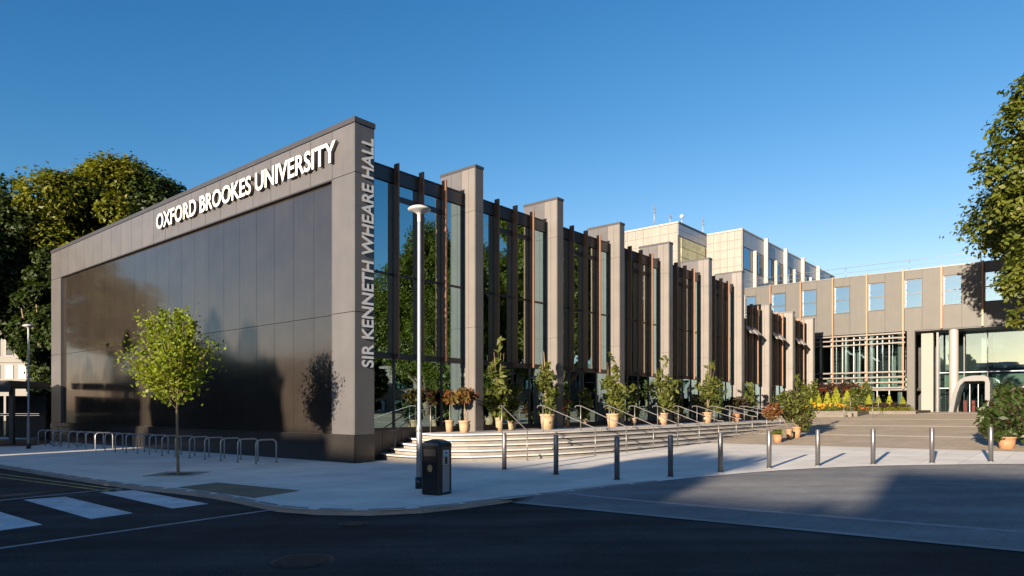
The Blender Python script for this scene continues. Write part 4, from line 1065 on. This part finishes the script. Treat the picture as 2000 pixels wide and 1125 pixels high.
potted('flowering_plant', tp(1108, .35), .10, .36, M['terra'], [[(0,0,.3),(.02,0,.8),(.0,0,1.35)]], [((0,0,1.0),(.14,.14,.35)),((.02,0,1.4),(.09,.09,.15))], 170, .10, L5, 'small terracotta pot with a slim green plant tipped with red flowers', 48, lm2=FR, n2=45)
potted('low_shrub', tp(1437, 1.1), .26, .5, M['terra'], [[(0,0,.4),(.02,0,.9)]], [((0,0,1.15),(.62,.62,.26)),((.3,.1,1.1),(.4,.4,.22))], 900, .10, L6, 'low spreading dark leaved shrub in a pot near the end of the handrails', 49, lm2=L5, n2=350)
for (u, w0, H, sd, lb) in ((1322,.1,2.3,61,'leafy plant against the dark glass between the fifth and sixth fins'),(1000,.15,1.7,62,'low leafy plant in shadow against the glass right of the leaning potted tree'),(1140,.1,1.6,63,'low green plant against the glass left of the fourth fin'),(1468,.3,2.4,64,'green climbing plant in a pot just past the sixth fin'),(1237,.15,1.9,65,'slim green plant by the glass between the fourth and fifth fins')):
    rng = np.random.default_rng(sd)
    potted('potted_plant', tp(u, w0), .17, .36, M['pot_buff'], [[(0,0,.3),(.03,0,.9),(.0,0,H*.8)]], [((rng.normal()*.08, rng.normal()*.05, .5+(H-.6)*k/6), (.24,.2,.2)) for k in range(7)], 420, .12, L5, lb, sd, 'potted plant')

# three pots with the dark shrub where the ramp starts
def rp(u, v):
    k = (u-1000)/F; Y = 20.0
    for _ in range(60):
        z = G(k*Y, Y); Y += ((1.7-z)*F/max(v-795, 1) - Y)*.4
    return Vector((k*Y, Y, G(k*Y, Y)))
q = rp(1519, 864)
potted('potted_shrub', q, .20, .34, M['terra'], [[(0,0,.3),(.0,0,.5)]], [((0,0,.42),(.20,.20,.12))], 220, .10, L5, 'short squat terracotta pot with low silvery foliage, left of the three at the ramp foot', 71)
q = rp(1541, 858)
potted('potted_shrub', q, .13, .45, M['terra'], [[(0,0,.4),(-.2,0,.8),(-.5,0,1.3)]], [((-.78,-.1,1.28),(.36,.3,.30))], 520, .10, L4, 'narrow terracotta pot whose shrub carries red bronze leaves leaning left', 72)
q = rp(1556, 855)
potted('potted_shrub', q, .19, .5, M['terra'], [[(0,0,.4),(.0,0,1.2),(.0,0,2.4)],[(0,0,.4),(-.3,0,1.1),(-.5,0,1.9)],[(0,0,.4),(.3,0,1.1),(.45,0,1.7)]],
       [((-.30,0,1.35),(.62,.5,.45)),((.15,0,1.2),(.60,.5,.42)),((-.2,0,1.9),(.45,.4,.30)),((.02,0,2.5),(.12,.12,.38)),((.25,0,.75),(.4,.3,.2)),((-.5,.1,1.8),(.4,.3,.25)),((.35,0,.55),(.2,.2,.2))], 1700, .10, L5, 'large dark green and purple shrub spreading over three pots at the ramp foot', 73, lm2=L6, n2=1000)
# big planter group at the right edge
q = gp(1966, 878); 
potted('large_planter', q, .29, .46, M['terra'], [[(0,0,.4),(.0,0,1.2),(-.1,0,2.2)],[(0,0,.4),(-.4,0,1.0),(-.6,0,1.5)],[(0,0,.4),(.5,0,1.1),(.7,0,1.8)]],
       [((-.1,0,1.25),(.62,.55,.5)),((.35,.1,1.1),(.62,.55,.5)),((-.05,0,1.95),(.28,.28,.40)),((.4,0,1.85),(.35,.3,.3)),((-.75,0,.75),(.25,.2,.14)),((-.65,0,1.0),(.25,.3,.15)),((.7,0,.9),(.5,.4,.5)),((-.35,0,.55),(.35,.3,.2)),((.55,0,1.6),(.5,.4,.4))], 3600, .12, L2, 'big terracotta planter with a tall dark leafy shrub at the right edge of the pavement', 74, lm2=L6, n2=1500)
q = gp(2010, 870)
potted('large_planter', q, .29, .46, M['terra'], [[(0,0,.4),(.0,0,1.2),(-.1,0,2.0)]],
       [((0,0,1.2),(.7,.6,.6)),((.2,.1,1.8),(.45,.4,.4))], 2200, .12, L2, 'second dark shrub in a planter at the very right edge of the picture', 75, lm2=L6, n2=500)

# planting bed in front of the louvred bay
bed = empty('planting_bed', W(42.8, 0, 0), ROT, 'raised bed wall of pale stone in front of the louvred bay', 'planting bed')
bedz = 1.38
for k in range(9): piece('bed_wall_stone', 0, .3, -8.1+k*.98, -8.1+k*.98+.97, .8, bedz+.02, M['bedwall'], bed)
piece('bed_soil', .305, 6.2, -8.1, .7, .8, bedz+.08, M['soil'], bed)
names = ['far left','second from the left','third from the left','fourth from the left','middle, largest','first of the right four','second of the right four','third of the right four','far right']
CON = [(1584,.75),(1599,.95),(1616,1.05),(1633,1.3),(1654,1.15),(1697,.9),(1715,.85),(1737,.85),(1763,.75)]
rng = np.random.default_rng(88)
cone_mesh = None
for i, (u, h) in enumerate(CON):
    t = 43.9; k = (u-1000)/F; a0 = C0+DR*t; s = (k*a0.y-a0.x)/(DL.x-k*DL.y); q = W(t, s)
    r = empty('cone_shrub', (q.x, q.y, bedz+.05), i*1.3, '%s yellow green cone shaped shrub in the bed' % names[i], 'conifer', 'yellow green cone shrubs in the planting bed')
    if cone_mesh is None:
        n = 900; z = rng.random(n)**1.3; a = rng.random(n)*6.28; rr = .36*np.clip((1-z), 0, 1)**.75*(z+.25)**.25*(.7+.35*rng.random(n))
        pts = np.stack([rr*np.cos(a), rr*np.sin(a), .08+z*1.0], 1); nr = np.stack([np.cos(a), np.sin(a), np.full(n, .5)], 1)
        cone_mesh = leaf_mesh('cone_foliage', pts, .075, leafmat('leaf_cone_yellow', (.16,.19,.015), (.30,.30,.03), .3), rng, 1.6, .2, nr)
        cb = MB(); cb.tube([(0,0,-.05),(0,0,.9)], [.02,.004], 6); cone_stem = cb.mesh('stem', M['bark'])
    f = link('foliage', cone_mesh, r); g_ = link('stem', cone_stem, r); r.scale = (h*1.12, h*1.12, h*1.25)
def bedmass(name, u0, u1, t, z0, z1, n, size, m, label, cat, seed, dp=.5):
    rng = np.random.default_rng(seed); pts = []
    def S(u):
        k = (u-1000)/F; a0 = C0+DR*t; return (k*a0.y-a0.x)/(DL.x-k*DL.y)
    s0, s1 = S(u0), S(u1); c = W(t, (s0+s1)/2, bedz)
    root = empty(name, c, ROT, label, cat)
    nb = max(3, int(abs(s1-s0)/.45)); bl = []
    for i in range(nb):
        y = (s0-s1)*((i+.5)/nb-.5); hh = (z1-z0)/2
        bl.append(((rng.normal()*.1, y, (z0+z1)/2+rng.normal()*hh*.25), (dp, .34, hh*(.8+.4*rng.random()))))
    pts, nr = crown_points(bl, n, rng, 10, .2, .3); link('foliage', leaf_mesh('foliage', pts, size, m, rng, 1.6, .3), root)
    b = MB()
    for q_ in bl: b.tube([(q_[0][0], q_[0][1], -.02), q_[0]], [.015,.006], 5)
    b.build('stems', M['bark'], root)
    return root
bedmass('flower_clump', 1555, 1602, 43.2, .1, .6, 420, .08, FY, 'clump of yellow and orange flowers at the left end of the bed', 'flowers', 91)
bedmass('flower_clump', 1604, 1700, 43.3, .05, .42, 330, .07, FR, 'low band of red and orange flowers before the cone shrubs', 'flowers', 92, .3)
bedmass('flower_clump', 1600, 1640, 43.15, .2, .62, 350, .08, FY, 'small patch of yellow flowers below the tallest cone shrubs', 'flowers', 93, .25)
bedmass('green_hedge', 1688, 1780, 43.25, .0, .32, 1800, .07, L7, 'very low pale green edging plants along the right of the bed', 'hedge', 94, .25)
bedmass('purple_shrub_row', 1680, 1775, 43.6, .25, .6, 1500, .08, L6, 'low dark red leaved plants between the right cone shrubs', 'shrubs', 95, .3)
bedmass('green_shrub', 1545, 1600, 44.6, .2, 2.0, 2600, .11, L1, 'mid green leafy shrubs behind the yellow flowers', 'shrub', 96, .5)
bedmass('green_shrub', 1656, 1700, 44.5, .2, 1.9, 2200, .11, L5, 'mid green shrub between the two sets of cone shrubs', 'shrub', 97, .5)
bedmass('purple_shrub', 1588, 1680, 45.0, 1.0, 2.35, 3000, .11, L6, 'dark purple leaved shrubs along the back of the bed', 'shrub', 98, .5)
bedmass('flowering_shrub', 1600, 1690, 44.7, 1.3, 2.2, 200, .09, FR, 'scattered red flower heads over the purple shrubs', 'flowers', 99, .4)
bedmass('green_shrub', 1550, 1690, 43.5, .05, .62, 2400, .09, L5, 'low green foliage filling the bed between the flowers and the cone shrubs', 'shrub', 101, .4)
bedmass('groundcover_row', 1600, 1690, 43.0, .0, .25, 1300, .07, L5, 'low olive green edging along the left of the bed wall', 'hedge', 100, .2)

# hedge masses round the shelter
rng = np.random.default_rng(3)
bl = [((x, rng.normal()*.3, .9), (1.0, .8, .9)) for x in np.arange(-10, 3.2, .9)]
pts, nr = crown_points(bl, 9000, rng, 14, .2, .5); link('foliage', leaf_mesh('foliage', pts, .16, L2, rng, 1.5, .3, nr), hd)
b = MB()
for x in range(-10, 4): b.tube([(x,0,0),(x+.1,0,1.2)], [.04,.02], 6)
b.build('stems', M['bark'], hd); hd.scale = (1, 1, .55); tag(hd, 'low dark hedge in front of the shelter at far left', 'hedge')

# ------------------------------------------------------------------ unseen houses and trees across the street, placed and sized to shade the foreground
def qp(q, p_):   # q across the light, p_ along the light
    a = SUN_AZ-math.pi; return Vector((q*math.cos(a)+p_*math.sin(a), -q*math.sin(a)+p_*math.cos(a), 0))
LA = -(SUN_AZ-math.pi)
def shading_house(q0, q1, p_, h, ridge, label, mwall):
    c = qp((q0+q1)/2, p_); r = empty('shading_house', (c.x, c.y, -1.6), LA, label, 'house', 'unseen houses across the street, sized for their shade')
    w_ = (q1-q0)/2; hh = h+1.6
    piece('wall', -w_, w_, -9, 0, 0, hh, mwall, r)
    b = MB(); b.add([(-w_-.2,.3,hh),(w_+.2,.3,hh),(w_+.2,-9.3,hh),(-w_-.2,-9.3,hh),(-w_-.2,-4.5,hh+ridge),(w_+.2,-4.5,hh+ridge)], [(0,1,5,4),(2,3,4,5),(1,2,5),(3,0,4),(3,2,1,0)]); b.build('roof', M['coping'], r)
    n = max(2, int(2*w_/3))
    for i in range(n):
        for z in (2.6, 5.6):
            if z+1.8 < hh:
                x = -w_+(i+.5)*2*w_/n; f = piece('window', x-.55, x+.55, .01, .06, z, z+1.5, M['paleframe'], r); piece('pane', .08, 1.02, .055, .06, .08, 1.42, M['win_sky'], f)
    return r
TE = math.tan(SUN_EL)
PB = -46.0
def top_for(pedge, z): return z+(pedge-PB)*TE
# unseen houses, set by the shadow edge wanted: (q0, q1, reach of its shadow, height there)
for (q0, q1, pe, z, lab, mw) in (
    (-9.1, -1.2, 12.3, 0.1, 'unseen low brick house added for shade beside the right hand one', 'rust'),
    (-1.1, 17, 19.8, 0.1, 'unseen brick house across the street, shading the right', 'rust'),
    (-17.0, -8.9, 16.3, 0.1, 'unseen rendered house across the street, shading the ground before the corner', 'cream'),
    (-30.95, -17.15, 16.0, 0.75, 'unseen long rendered house across the street, shading the foot of the dark wall', 'cream'),
    (-60, -31.95, 30.0, 0.1, 'unseen brick house across the street, shading the far left', 'rust')):
    hgt = top_for(pe, z); shading_house(q0, q1, PB+4.5, hgt-1.0, 1.0, lab, M[mw])
st0 = None
for (q, p_, pe, z, rx, seed, label) in (
    (-6.3, -28, 27.5, .1, .95, 51, 'round street tree across the road opposite the fifth bollard'),
    (-7.6, -30, 26.5, .3, 1.1, 52, 'street tree across the road opposite the third bollard'),
    (-1.7, -28, 16.0, .1, .4, 53, 'street tree beside the right hand house across the road'),
    (-20.0, -32, 15.0, .5, .9, 54, 'street tree before the long rendered house'),
    (1.6, -34, 21.0, .1, .9, 55, 'street tree before the right hand house across the road')):
    c_ = qp(q, p_); H = z+(pe-p_)*TE+1.6
    if st0 is None: st0 = tree('street_tree', (0,0,-1.6), 10.0, 2.0, 51, 'x', leaves=14000, size=.24, base=.03, m=L2, nb=24, lump=.42); o = st0
    else: o = copy_tree(st0)
    o.location = (c_.x, c_.y, -1.6); o.scale = (rx, rx, H/9.5); o.rotation_euler.z = seed; tag(o, label, 'tree', 'unseen trees across the street, placed for their shade')
# range along the right of the plaza, mirrored in the hall glazing
sb = empty('side_building', (52, -14, -.5), R(90), 'long pale low building along the right of the plaza, mirrored in the hall glazing', 'building')
piece('wall', 0, 62, -10, 0, 0, 7.0, M['paleframe'], sb); piece('roof', -.3, 62.3, -10.3, .4, 7.0, 7.4, M['coping'], sb)
for i in range(20):
    for z in (1.2, 4.3):
        f = piece('window', .8+3.05*i, 2.9+3.05*i, .01, .06, z, z+1.8, M['frame'], sb); piece('pane', .07, 2.03, .055, .06, .07, 1.73, M['win_sky'], f)
for i, (x, y, k) in enumerate(((46, -4, .8), (45, 6, .95), (46.5, 14, .7), (44.5, 20, .85))):
    o = copy_tree(st0); o.location = (x, y, 0); o.scale = (1.6*k, 1.6*k, k); o.rotation_euler.z = i
    tag(o, ['first','second','third','fourth'][i]+' bushy tree before the low building at the right of the plaza', 'tree', 'trees before the low side building')

for i, (x, y, k) in enumerate(((-47, 10, 1.0), (-45.5, 17, .8), (-44.5, 24, .95), (-45, 31, .85), (-46.5, 38, 1.0), (-37, 31, .75))):  # last tree is added to darken the shelter's reflection in the wall
    o = copy_tree(st0); o.location = (x, y, -1.5); o.scale = (2.1, 2.1, k); o.rotation_euler.z = i*2
    tag(o, ['first','second','third','fourth','fifth','nearest'][i]+' dark bushy tree down the side street left of the picture', 'tree', 'trees down the side street')
